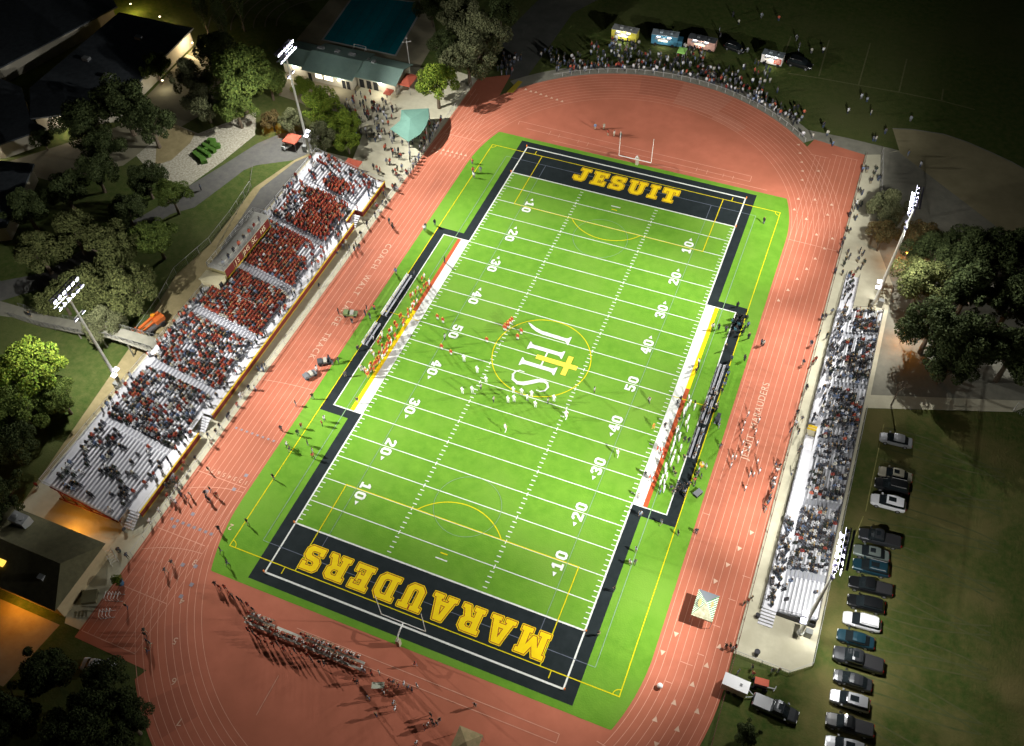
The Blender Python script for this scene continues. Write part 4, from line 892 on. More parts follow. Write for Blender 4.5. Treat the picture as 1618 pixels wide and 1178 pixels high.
# food trucks with lit service windows
M_tlight = mat('truck_strip_light', (.9, .9, 1), emis=(.95, .95, 1), es=3.5)
def food_truck(loc, L, Wd, H, body, roof, label, rz=0, cab=True, sign=None, glow=(1, .95, .85), pw=500):
    root = thing('food_truck', label, 'food truck', loc, rz, None)
    mb = MB(); mb.box(-L / 2, L / 2, -Wd / 2, Wd / 2, .5, H); mb.build('body', body, root)
    mb = MB(); mb.box(-L / 2 - .04, L / 2 + .04, -Wd / 2 - .04, Wd / 2 + .04, H, H + .1); mb.box(-L * .2, -L * .2 + .7, -.35, .35, H + .1, H + .5); mb.box(L * .2, L * .2 + .5, -.3, .3, H + .1, H + .35); mb.build('roof', roof, root)
    mb = MB(); mb.box(-L * .24, L * .14, -Wd / 2 - .02, -Wd / 2 - .002, 1.3, 1.9); mb.build('service_window', mat('serving_glow', (.9, .8, .6), emis=(1, .86, .6), es=.28), root)
    mb = MB(); mb.box(-L * .34, L * .24, -Wd / 2 - 1.0, -Wd / 2 - .03, 2.35, 2.4); mb.build('awning', mat('awning_grey', (.5, .5, .5), rough=.6), root)
    mb = MB()
    for t in (-.3, .12): mb.box(L * t, L * (t + .14), -Wd / 2 - .15, -Wd / 2 - .03, 2.5, 2.62)
    mb.build('strip_light', M_tlight, root)
    for x in (-L * .33, L * .33):
        for y in (-Wd / 2 - .05, Wd / 2 - .2): mb = MB(); mb.tube((x, y, .42), (x, y + .25, .42), .42, .42, 12); mb.build('wheel', M_tyre, root)
    if cab:
        mb = MB(); mb.box(L / 2 + .04, L / 2 + 1.2, -Wd / 2 + .1, Wd / 2 - .1, .5, 1.9); mb.build('cab', body, root); mb = MB(); mb.box(L / 2 + 1.2, L / 2 + 1.24, -Wd / 2 + .3, Wd / 2 - .3, 1.2, 1.8); mb.build('windscreen', M_dark, root)
    R_ = Matrix.Rotation(rz, 3, 'Z'); p = Vector(loc) + R_ @ Vector((0, -Wd / 2 - .7, 2.3)); plight(tuple(p), pw, glow, .3)
    return root
food_truck((-17.2, 102.6, 0), 6.4, 2.4, 2.8, mat('truck_yellow', (.50, .45, .06), rough=.5), M_unit, 'yellow food truck with bright lights, leftmost of the row', 0, False, pw=380)
food_truck((-7.4, 103.9, 0), 6.4, 2.4, 2.9, mat('truck_blue', (.06, .20, .30), rough=.5), mat('truck_roof_grey', (.30, .36, .40), rough=.5), 'blue food truck with grey roof in the middle of the row', .1, True, pw=150)
food_truck((1.6, 105.2, 0), 6.8, 2.3, 2.6, mat('truck_pink', (.55, .32, .26), rough=.5), mat('truck_roof_dark', (.10, .11, .12), rough=.5), 'pink trimmed food trailer with strip lights beside the blue truck', -.02, False, pw=150)
ft = food_truck((19.0, 104.6, 0), 5.0, 2.3, 2.6, mat('truck_white_red', (.72, .68, .64), rough=.5), mat('truck_roof_slate', (.20, .24, .26), rough=.5), 'white food trailer with red framed sign towed by black vehicle', -.05, False, pw=150)
mb = MB(); mb.box(.6, 2.3, -1.2, -1.17, .8, 2.2); sg = mb.build('sign', mat('truck_sign_red', (.6, .06, .04), rough=.6), ft); mb = MB(); mb.box(.8, 2.1, -1.23, -1.203, 1.0, 2.0); mb.build('sign_face', mat('truck_sign_face', (.65, .5, .42), (.6, .12, .08), 3, rough=.6), sg)
canopy_tent((-1.9, 99.5, 0), 1.9, 2.4, mat('lime_fabric', (.30, .62, .14), rough=.8), 'small lime green canopy in front of the food trucks', 2.2, 2.8)
# small equipment at the lower left chute: hurdles and sled racks
M_hw = mat('hurdle_white', (.62, .62, .58), rough=.6)
def hurdles(x, y, rz, n, label):
    root = thing('hurdle_stack', label, 'hurdles', (x, y, .02), rz)
    for k in range(n):
        mb = MB(); yy = k * .5
        mb.box(-.6, .6, yy - .02, yy + .02, .92, 1.0); mb.bar((-.55, yy, 0), (-.55, yy, .95), .04); mb.bar((.55, yy, 0), (.55, yy, .95), .04); mb.bar((-.55, yy, .03), (-.55, yy + .6, .03), .05); mb.bar((.55, yy, .03), (.55, yy + .6, .03), .05)
        mb.build('hurdle', M_hw, root)
hurdles(-44.6, -67.3, math.radians(-70), 5, 'row of five white hurdles beside the lower left chute')
hurdles(-43.6, -70.0, math.radians(-60), 4, 'row of four white hurdles at the lower end of the chute')
hurdles(-46.8, -62.3, math.radians(60), 6, 'row of stored hurdles by the fence below the home bleachers')
root = thing('landing_mat', 'square padded landing mat by the lower left building', 'mat', (-46.9, -68.3, 0), .5); mb = MB(); mb.box(-1.1, 1.1, -1, 1, 0, .7); mb.build('pad', mat('olive_pad', (.17, .16, .09), rough=.9), root); mb = MB(); mb.box(-1.12, 1.12, -1.02, 1.02, .701, .76); mb.build('cover', mat('olive_cover', (.20, .19, .11), rough=.9), root)
def barrel(p, col, label, r=.33, h=.95):
    root = thing('trash_bin', label, 'bin', p); mb = MB(); mb.tube((0, 0, 0), (0, 0, h), r * .85, r, 14); mb.build('drum', mat('bin_' + label.split()[0], col, rough=.6), root); mb = MB(); mb.tube((0, 0, h), (0, 0, h + .08), r * 1.06, r * .9, 14); mb.build('lid', mat('bin_lid', (.03, .03, .035), rough=.6), root)
p = G(192, 922); barrel((p.x, p.y, 0), (.05, .13, .22), 'blue drum at the edge of the lower left chute', .5, 1.1)
p = G(199, 840); barrel((p.x, p.y, 0), (.30, .28, .22), 'grey bin on the concrete below the home bleachers')
p = G(1196, 975); barrel((p.x, p.y, 0), (.05, .05, .055), 'black bin beside the steps of the visitor bleachers')
p = G(1195, 1033); barrel((p.x, p.y, 0), (.04, .04, .045), 'dark bin by the fence on the lower visitor concrete', .4)
p = G(189, 871); barrel((p.x, p.y, 0), (.04, .045, .04), 'charcoal bin beside the stored hurdles')
# white ball on the right straight
root = thing('white_ball', 'large white ball lying on the right straight of the track', 'ball', (36.8, -49.6, .33)); mb = MB(); mb.ell((0, 0, .1), .42, .42, .42, 0, 18, 12); mb.build('ball_shell', M_gpw, root, True)
# carts and equipment on the left straight
M_cart = mat('cart_grey', (.16, .17, .18), rough=.6)
def cart(x, y, rz, label, body, top=None, L=2.4):
    root = thing('utility_cart', label, 'cart', (x, y, .03), rz)
    mb = MB(); mb.box(-L / 2, L / 2, -.6, .6, .35, .6); mb.box(-L / 2, -L / 2 + .9, -.58, .58, .6, .95); mb.build('body', body, root)
    mb = MB(); mb.box(L / 2 - 1.3, L / 2 - .7, -.55, .55, .6, .95); mb.build('seat', mat('cart_seat', (.42, .40, .34), rough=.7), root)
    for xx in (-L / 2 + .4, L / 2 - .4):
        for yy in (-.7, .52): mb = MB(); mb.tube((xx, yy, .25), (xx, yy + .18, .25), .26, .26, 10); mb.build('wheel', M_tyre, root)
    if top:
        mb = MB(); mb.box(-L / 2 + .1, L / 2 - .3, -.6, .6, 1.75, 1.83); mb.build('roof', top, root)
        for xx in (-L / 2 + .2, L / 2 - .4):
            for yy in (-.5, .5): mb = MB(); mb.bar((xx, yy, .6), (xx, yy, 1.75), .05); mb.build('post', M_steel, root)
    return root
cart(-37.3, -3.3, .3, 'green medical cart with tan seats near the track lettering', mat('cart_green', (.16, .22, .08), rough=.6), None, 2.6)
cart(-37.1, -18.9, PI / 3, 'grey utility cart with pale seat, lower of the two on the left straight', M_cart)
cart(-36.2, -15.3, PI / 5, 'dark utility cart, upper of the two on the left straight', mat('cart_dark', (.06, .065, .07), rough=.6))
for (px_, py_, lab) in ((487, 262, 'small white cart beside the left road tent'),): 
    p = G(455, 233); cart(p.x, p.y, 1.2, lab, mat('cart_white', (.5, .52, .5), rough=.5), None, 2.6)
root = thing('riding_mower', 'small orange topped tractor parked by the trailer', 'tractor', (49.7, -44.4, 0), .1)
mb = MB(); mb.box(-.9, .9, -.45, .45, .4, 1.0); mb.build('body', mat('mower_dark', (.05, .03, .03), rough=.7), root)
mb = MB(); mb.box(-.95, .95, -.5, .5, 1.75, 1.85); mb.build('canopy', M_redc, root)
for x in (-.8, .7):
    for y in (-.7, .5): mb = MB(); mb.tube((x, y, .4), (x, y + .25, .4), .4, .4, 12); mb.build('wheel', M_tyre, root)
for x in (-.8, .8): mb = MB(); mb.bar((x, 0, 1.0), (x, 0, 1.75), .07); mb.build('post', M_steel, root)
mb = MB(); mb.bar((.9, 0, .4), (2.2, .1, .3), .14); mb.bar((1.9, -.3, .3), (2.2, .5, .3), .12); mb.build('front_arm', M_steel, root)
root = thing('cargo_trailer', 'white enclosed cargo trailer hitched to the silver pickup at lower right', 'trailer', (46.45, -46.1, 0), math.radians(-3))
mb = MB(); mb.box(-1.75, 1.75, -.85, .85, .5, 2.35); mb.build('box', mat('trailer_white', (.62, .62, .62), rough=.4, spec=.5), root)
mb = MB(); mb.box(-1.8, 1.8, -.9, .9, 2.351, 2.42); rf = mb.build('roof', mat('trailer_roof', (.72, .72, .73), rough=.4), root); mb = MB(); mb.box(.5, .85, -.18, .18, 2.421, 2.55); mb.build('vent', M_dark, rf)
mb = MB(); mb.bar((1.8, -.6, .5), (2.9, 0, .5), .1); mb.bar((1.8, .6, .5), (2.9, 0, .5), .1); mb.build('hitch', M_steel, root)
for x in (-.6, .3):
    for y in (-1.0, .82): mb = MB(); mb.tube((x, y, .36), (x, y + .2, .36), .36, .36, 12); mb.build('wheel', M_tyre, root)
# band benches on the lower D
for y, z0 in ((-61.95, .0), (-62.95, 0)):
    for k in range(4):
        x = -20.5 + k * 5.0
        bench((x, y - .02 * k * 1.0, .02), 4.6, ('%s bench from the left in the %s row on the lower D' % (ORD[k], 'upper' if y > -62.5 else 'lower')), 'spectator benches on the lower D area', mat('bench_cream', (.60, .60, .52), rough=.6), rz=0, back=False)
root = thing('folding_table', 'pale folding table at the lower end of the band benches', 'table', (.1, -64.2, .02), .4)
mb = MB(); mb.box(-.9, .9, -.45, .45, .72, .76); mb.build('table_top', mat('table_cream', (.52, .54, .42), rough=.7), root)
for x in (-.8, .8):
    for y in (-.35, .35): mb = MB(); mb.bar((x, y, 0), (x, y, .72), .04); mb.build('leg', M_steel, root)
for k, (px_, py_) in enumerate(((1118, 705), (1137, 742))):
    p = G(px_ + 14, py_ - 72 if k == 0 else py_ + 40)
root = thing('wheeled_fan', 'large dark sideline fan behind the right touchline benches', 'fan', (33.0, -2.4, .03)); mb = MB(); mb.tube((-.3, 0, 1.0), (.3, 0, 1.0), .85, .85, 18); mb.build('fan_drum', mat('fan_black', (.03, .035, .04), rough=.6), root); mb = MB(); mb.box(-.5, .5, -.7, .7, 0, .15); mb.build('base', M_cart, root)
root = thing('gear_case', 'black equipment case on the turf below the right benches', 'case', tuple(G(1102, 781)[:2]) + (.03,), 1.1); mb = MB(); mb.box(-.7, .7, -.45, .45, 0, .6); mb.build('case', mat('trunk_black', (.025, .028, .03), rough=.6), root); mb = MB(); mb.box(-.72, .72, -.47, .47, .601, .68); mb.build('lid', M_cart, root)
root = thing('drinks_cooler', 'orange drinks cooler table behind the right benches', 'cooler', tuple(G(1108, 737)[:2]) + (.03,)); mb = MB(); mb.tube((0, 0, .3), (0, 0, .9), .38, .42, 12); mb.build('tank', mat('cooler_orange', (.65, .2, .03), rough=.5), root); mb = MB(); mb.tube((0, 0, .9), (0, 0, 1.0), .43, .3, 12); mb.build('lid', mat('cooler_lid', (.6, .45, .05), rough=.5), root)
# yellow coaching markers (pylons) at the field corners
for i, (sx, sy, lab) in enumerate(((-1, -1, 'lower left'), (1, -1, 'lower right'), (-1, 1, 'upper left'), (1, 1, 'upper right'))):
    for y, w in ((GY, 'goal line'), (EY, 'end line')):
        mb = MB(); mb.prism([(-.09, -.09), (.09, -.09), (.09, .09), (-.09, .09)], 0, .46); o = mb.build('pylon', mat('pylon_orange', (.9, .25, .03), rough=.6), None, False, (sx * 24.55, sy * y, .03)); tag(o, 'orange pylon at the %s %s corner' % (lab, w), 'pylon', 'corner pylons')

# sodium lamp posts whose light reddens the trees
for px_, py_, lab, pw in ((1432, 402, 'short sodium lamp post under the tree tinted with sodium light', 500), (1428, 528, 'short sodium lamp post by the right grove beside the visitor bleachers', 420), (431, 184, 'short sodium lamp post beside the upper left mast', 420)):
    p = G(px_, py_, 2.5); r_ = thing('lamp_post', lab, 'lamp', (p.x, p.y, 0))
    MB().tube((0, 0, 0), (0, 0, 3.0), .07, .05, 8).build('post', M_steel, r_); MB().box(-.22, .22, -.14, .14, 3.0, 3.12).build('lamp_head', M_sod, r_)
    plight((p.x, p.y, 2.8), pw, (1, .36, .03), .15)
# three armed plaza lamp post
p = G(647, 100); r_ = thing('lamp_post', 'white three armed lamp post at the end of the concession building', 'lamp', (p.x, p.y, 0)); MB().tube((0, 0, 0), (0, 0, 6.0), .1, .07, 8).build('post', M_gpw, r_)
for a in (0, 2.1, 4.2): MB().bar((0, 0, 5.8), (1.0 * math.cos(a), 1.0 * math.sin(a), 6.2), .08).box(1.0 * math.cos(a) - .2, 1.0 * math.cos(a) + .2, 1.0 * math.sin(a) - .15, 1.0 * math.sin(a) + .15, 6.2, 6.3).build('lamp_arm', M_gpw, r_)
# ================= trees
def leafmat(name, c, c2):
    m = bpy.data.materials.new(name); m.use_nodes = True; n = m.node_tree.nodes; l = m.node_tree.links; b = n['Principled BSDF']
    g = n.new('ShaderNodeNewGeometry'); mx = n.new('ShaderNodeMix'); mx.data_type = 'RGBA'; mx.inputs['A'].default_value = (*[q * .8 for q in c], 1); mx.inputs['B'].default_value = (*[q * .82 for q in c2], 1)
    l.new(g.outputs['Random Per Island'], mx.inputs['Factor']); l.new(mx.outputs['Result'], b.inputs['Base Color']); b.inputs['Roughness'].default_value = .85; b.inputs['Specular IOR Level'].default_value = .15
    return m
LM = {'oak': leafmat('oak_leaves', (.06, .075, .022), (.135, .145, .048)), 'bright': leafmat('bright_leaves', (.07, .14, .012), (.22, .27, .03)), 'green': leafmat('green_leaves', (.06, .10, .02), (.14, .18, .035)),
      'dark': leafmat('dark_leaves', (.025, .038, .012), (.06, .078, .024)), 'rust': leafmat('sodium_tinted_leaves', (.16, .09, .03), (.10, .10, .04)), 'grey': leafmat('grey_leaves', (.075, .085, .038), (.15, .155, .075))}  # rust kind: orange light of the sodium lamps painted into the leaf colour
M_bark = mat('bark', (.12, .095, .065), (.08, .06, .04), 4, rough=.95)
def crown_mesh(seed, n, shape):
    r = np.random.RandomState(seed); V = []; 
    if shape == 'cypress': cl = [(0, 0, z, .55 * (1 - abs(z - 1.0) / 2.3)) for z in np.linspace(-.9, 2.6, 12)]
    else:
        cl = []
        for i in range(34):
            a = r.uniform(0, 2 * PI); e = r.uniform(-.4, 1.0); rr = math.sqrt(max(0, 1 - e * e)) * r.uniform(.25, .98)
            cl.append((rr * math.cos(a), rr * math.sin(a), e * .6 + r.uniform(-.1, .1), r.uniform(.13, .34)))
        cl.append((0, 0, .0, .42))
    cl = np.array(cl); w = cl[:, 3] ** 2; w /= w.sum(); k = r.choice(len(cl), n, p=w)
    d = r.normal(size=(n, 3)); d /= np.linalg.norm(d, axis=1)[:, None]; rad = r.uniform(.55, 1.08, n) ** .6
    P = cl[k, :3] + d * (cl[k, 3] * rad)[:, None]
    sz = r.uniform(.018, .044, n)
    nrm = d + r.normal(size=(n, 3)) * .7; nrm /= np.linalg.norm(nrm, axis=1)[:, None]
    u = np.cross(nrm, r.normal(size=(n, 3))); u /= np.linalg.norm(u, axis=1)[:, None]; v = np.cross(nrm, u)
    Q = np.stack([P - u * sz[:, None], P + v * (sz * .7)[:, None], P + u * sz[:, None], P - v * (sz * .7)[:, None]], 1).reshape(-1, 3)
    me = bpy.data.meshes.new('crown'); me.vertices.add(4 * n); me.vertices.foreach_set('co', Q.ravel()); me.loops.add(4 * n); me.loops.foreach_set('vertex_index', np.arange(4 * n, dtype=np.int32))
    me.polygons.add(n); me.polygons.foreach_set('loop_start', np.arange(0, 4 * n, 4, dtype=np.int32)); me.update(calc_edges=True); me.validate()
    return me
def trunk_mb(seed, cy=False):
    r = random.Random(seed); mb = MB()
    if cy: mb.tube((0, 0, -1.6), (0, 0, 1.6), .07, .02, 7); return mb
    mb.tube((0, 0, -1.35), (.02, 0, -.45), .085, .06, 8)
    for k in range(6):
        a = k * 1.05 + r.random(); e = (math.cos(a) * .6, math.sin(a) * .6, r.uniform(.0, .45)); m_ = (math.cos(a) * .25, math.sin(a) * .25, -.12)
        mb.tube((.02, 0, -.5), m_, .05, .032, 6); mb.tube(m_, e, .032, .012, 5)
    return mb
CM = {}
for kd, ns in (('oak', 3), ('bright', 2), ('green', 2), ('dark', 3), ('grey', 2), ('rust', 1)):
    for i in range(ns):
        me = crown_mesh(hash_ := (sum(map(ord, kd)) + i * 17), 15000, 'round'); me.materials.append(LM[kd]); CM[kd, i] = me
me = crown_mesh(5, 6000, 'cypress'); me.materials.append(LM['dark']); CM['cypress', 0] = me
tw0 = [trunk_mb(i).build('trunk', M_bark) for i in range(3)] + [trunk_mb(9, True).build('trunk', M_bark)]
TM = [o.data for o in tw0]
for o in tw0: bpy.data.objects.remove(o)
NTREE = 0
def tree(px, py, rad, kind, label, h=None, grp='trees around the stadium'):
    """px,py = crown centre in the photograph; rad = crown radius in metres"""
    global NTREE; NTREE += 1; i = NTREE
    if px < 300 and py > 250: rad *= .82
    if py > 1000 and px < 300: py += 14; rad *= .9
    if px > 1440: rad *= .93
    cy = kind == 'cypress'; zc = h or (rad * 1.25 if not cy else rad * 1.6); c = G(px, py, zc)
    root = thing('tree', label, 'tree', (c.x, c.y, 0), i * 1.7, grp)
    k = 'cypress' if cy else kind; n = len([1 for q in CM if q[0] == k]); cm = bpy.data.objects.new('crown', CM[k, i % n]); C.objects.link(cm); cm.parent = root
    s = rad; cm.location = (0, 0, zc); cm.scale = (s, s * (.92 + .02 * (i % 7)), s * (.95 + .04 * (i % 5)))
    t = bpy.data.objects.new('trunk', TM[3 if cy else i % 3]); C.objects.link(t); t.parent = root; t.location = (0, 0, zc); t.scale = (s, s, zc / (1.6 if cy else 1.35))
    return root
TR = [(50, 590, 8.0, 'bright', 'bright green spreading tree at the left edge beside the lower left mast'),
 (28, 645, 6.0, 'green', 'mid green tree under the bright tree at the left edge'), (95, 628, 4.6, 'green', 'small green tree right below the bright left edge tree'),
 (8, 700, 6.0, 'dark', 'dark tree in the shade at the left edge below the green trees'), (-5, 790, 6.5, 'dark', 'dark tree cut by the left edge above the brown roofed building'),
 (60, 395, 6.2, 'oak', 'olive oak behind the lower left mast, nearest the left edge'), (115, 365, 6.0, 'oak', 'olive oak with pale branches left of the press platform'), (178, 395, 6.6, 'oak', 'large olive oak in the middle of the grove'), (140, 450, 6.2, 'oak', 'olive oak right of the lower left mast lamps'), (205, 455, 6.6, 'oak', 'olive oak above the orange boom lift'),
 (245, 375, 5.6, 'green', 'yellow green tree at the right side of the oak grove'), (95, 470, 4.6, 'oak', 'grey oak just under the lower left mast lamps'), (165, 510, 4.8, 'grey', 'grey green tree between ramp bridge and boom lift'), (40, 330, 6.0, 'dark', 'dark tree beside the left edge building'), (100, 300, 5.5, 'dark', 'dark tree above the olive oaks'), (200, 335, 5.5, 'dark', 'dark tree between courtyard and olive grove'), (272, 310, 4.6, 'green', 'small tree beside the curve of the left road'),
 (228, 282, 5.2, 'dark', 'dark tree at the edge of the rock bed'), (150, 270, 5.6, 'dark', 'dark tree below the courtyard oaks'),
 (135, 195, 6.4, 'dark', 'leftmost tall dark tree in the school courtyard'), (190, 160, 7.2, 'dark', 'tallest dark tree in front of the long school block'), (235, 190, 5.8, 'dark', 'dark courtyard tree nearest the planting island'), (245, 105, 3.8, 'green', 'slim tree with lit top at the end of the school block'), (165, 230, 4.6, 'dark', 'small dark tree left of the planting island'),
 (66, 218, 2.6, 'dark', 'small round dark tree beside the pink lit wall'),
 (372, 120, 7.6, 'green', 'big green tree left of the upper left mast'), (322, 160, 4.6, 'grey', 'grey green tree left of the letter hedges'), (372, 168, 4.6, 'green', 'green tree just above the letter hedges'), (300, 125, 5.0, 'grey', 'grey green tree beside the school patio'), (425, 130, 3.8, 'green', 'narrow green tree left of the upper left mast lamps'), (340, 80, 5.5, 'dark', 'dark tree above the big green tree'),
 (322, 30, 3.6, 'cypress', 'tall dark cypress at the top edge, left one'), (352, 45, 3.6, 'cypress', 'tall dark cypress at the top edge, middle one'), (378, 18, 3.4, 'cypress', 'tall dark cypress at the top edge, right one'),
 (512, 165, 5.0, 'bright', 'yellow green tree right of the upper left mast'), (545, 195, 3.6, 'bright', 'small lit yellow green tree at the plaza edge'), (478, 140, 3.0, 'bright', 'small tree directly beside the upper left mast'), (508, 215, 3.4, 'grey', 'shaded grey tree behind the home bleachers end'), (460, 190, 3.0, 'grey', 'small grey tree by the red road tent'), (548, 222, 2.8, 'bright', 'lowest little bright tree behind the upper bleachers end'), (430, 190, 2.4, 'rust', 'orange lit shrub beside the upper left mast'),
 (690, 132, 5.2, 'bright', 'bright yellow green tree at the top left bend of the track'),
 (722, 25, 6.0, 'grey', 'grey green tree right of the pool, at the top edge'), (762, 55, 6.0, 'grey', 'tall grey green tree above the top left bend'), (705, 75, 4.6, 'dark', 'dark tree between pool and bright tree'), (740, 95, 5.4, 'grey', 'lit grey green tree right behind the bright tree'), (790, 20, 5.0, 'dark', 'dark tree at the top edge left of the drive'), (680, 10, 4.4, 'dark', 'dark tree at the upper right pool corner'),
 (1405, 328, 4.2, 'grey', 'round grey bush tree on the plaza behind the upper right mast'), (1450, 372, 4.2, 'rust', 'tree tinted with sodium light beside the upper right mast'), (1395, 372, 3.2, 'rust', 'low shrub tinted with sodium light left of the upper right mast'),
 (1480, 395, 5.6, 'dark', 'dark tree immediately right of the upper right mast'), (1458, 445, 5.8, 'oak', 'olive green tree closest to the upper right mast base'), (1475, 515, 6.2, 'dark', 'dark green tree right of the visitor bleachers top end'), (1540, 400, 6.4, 'dark', 'dark tree in the back row at right'), (1530, 460, 7.0, 'dark', 'wide dark tree in the middle of the right grove'), (1535, 540, 6.4, 'dark', 'dark tree at the lower side of the right grove'), (1590, 400, 6.0, 'dark', 'dark tree at the right edge above the grove'), (1598, 480, 6.6, 'dark', 'dark tree at the right edge in the grove middle'), (1600, 560, 6.2, 'dark', 'dark tree at the right edge below the grove'), (1500, 575, 4.4, 'dark', 'small dark tree at the lower left tip of the right grove'),
 (70, 1045, 6.0, 'dark', 'dark tree under the orange lit yard'), (160, 1080, 6.0, 'dark', 'dark tree beside the white parked car at lower left'), (205, 1130, 4.6, 'dark', 'dark tree closest to the lower left track bend'), (20, 1110, 6.6, 'dark', 'dark tree in the lower left corner'), (110, 1150, 6.4, 'dark', 'dark tree at the bottom edge, lower left'), (170, 1180, 5.4, 'dark', 'dark tree cut by the bottom edge near the track'),
 (1183, 1160, 2.0, 'dark', 'small dark sapling below the trailer'),
 (184, 915, 1.1, 'bright', 'small potted palm beside the lower left chute')]
for t in TR: tree(*t)
# bare winter tree
def bare(px, py, H, label, seed):
    p = G(px, py); root = thing('bare_tree', label, 'tree', (p.x, p.y, 0)); r = random.Random(seed); mb = MB()
    def br(a, d, L, rad, k):
        b = a + d * L; mb.tube(a, b, rad, rad * .65, 5, 0, False)
        if k == 0: return
        for _ in range(3 if k > 2 else 2):
            nd = (d + Vector((r.uniform(-.7, .7), r.uniform(-.7, .7), r.uniform(-.1, .35)))).normalized(); br(b, nd, L * r.uniform(.62, .8), rad * .62, k - 1)
    t = MB(); t.tube((0, 0, 0), (0, 0, H * .25), .16, .12, 8); t.build('trunk', M_bark, root); br(Vector((0, 0, H * .25)), Vector((0, 0, 1)), H * .22, .12, 5)
    mb.build('limbs', M_bark, root)
bare(1408, 640, 8, 'bare leafless tree beside the visitor bleachers and first car', 3)
# ================= vehicles
def carmat(name, c, metal=.3): 
    m = mat(name, c, rough=.3, metal=metal, spec=.5); m.node_tree.nodes['Principled BSDF'].inputs['Coat Weight'].default_value = .6; return m
M_glass = mat('car_glass', (.012, .016, .018), rough=.08, spec=.6)
M_rim = mat('wheel_rim', (.35, .35, .36), rough=.35, metal=.6)
M_head = mat('headlight_glass', (.7, .7, .7), rough=.15); M_tail = mat('tail_light_red', (.35, .01, .01), rough=.3)
def smoothbox(xs, root, name, m, mi=None):
    """loft: list of (x, halfwidth_bottom, halfwidth_top, z0, z1) cross-sections"""
    mb = MB(); rings = []
    for x, wb, wt, z0, z1 in xs:
        h = z1 - z0
        rings.append([(x, -wb * .94, z0), (x, -wb, z0 + h * .3), (x, -wb * .99, z0 + h * .6), (x, -wt * .96, z0 + h * .9), (x, -wt * .84, z1), (x, 0, z1 + .02), (x, wt * .84, z1), (x, wt * .96, z0 + h * .9), (x, wb * .99, z0 + h * .6), (x, wb, z0 + h * .3), (x, wb * .94, z0)])
    n = len(rings[0])
    for a, b in zip(rings, rings[1:]):
        for i in range(n):
            j = (i + 1) % n; mb.face([a[i], a[j], b[j], b[i]])
    mb.face(rings[0][::-1]); mb.face(rings[-1])
    return mb.build(name, m, root, True)
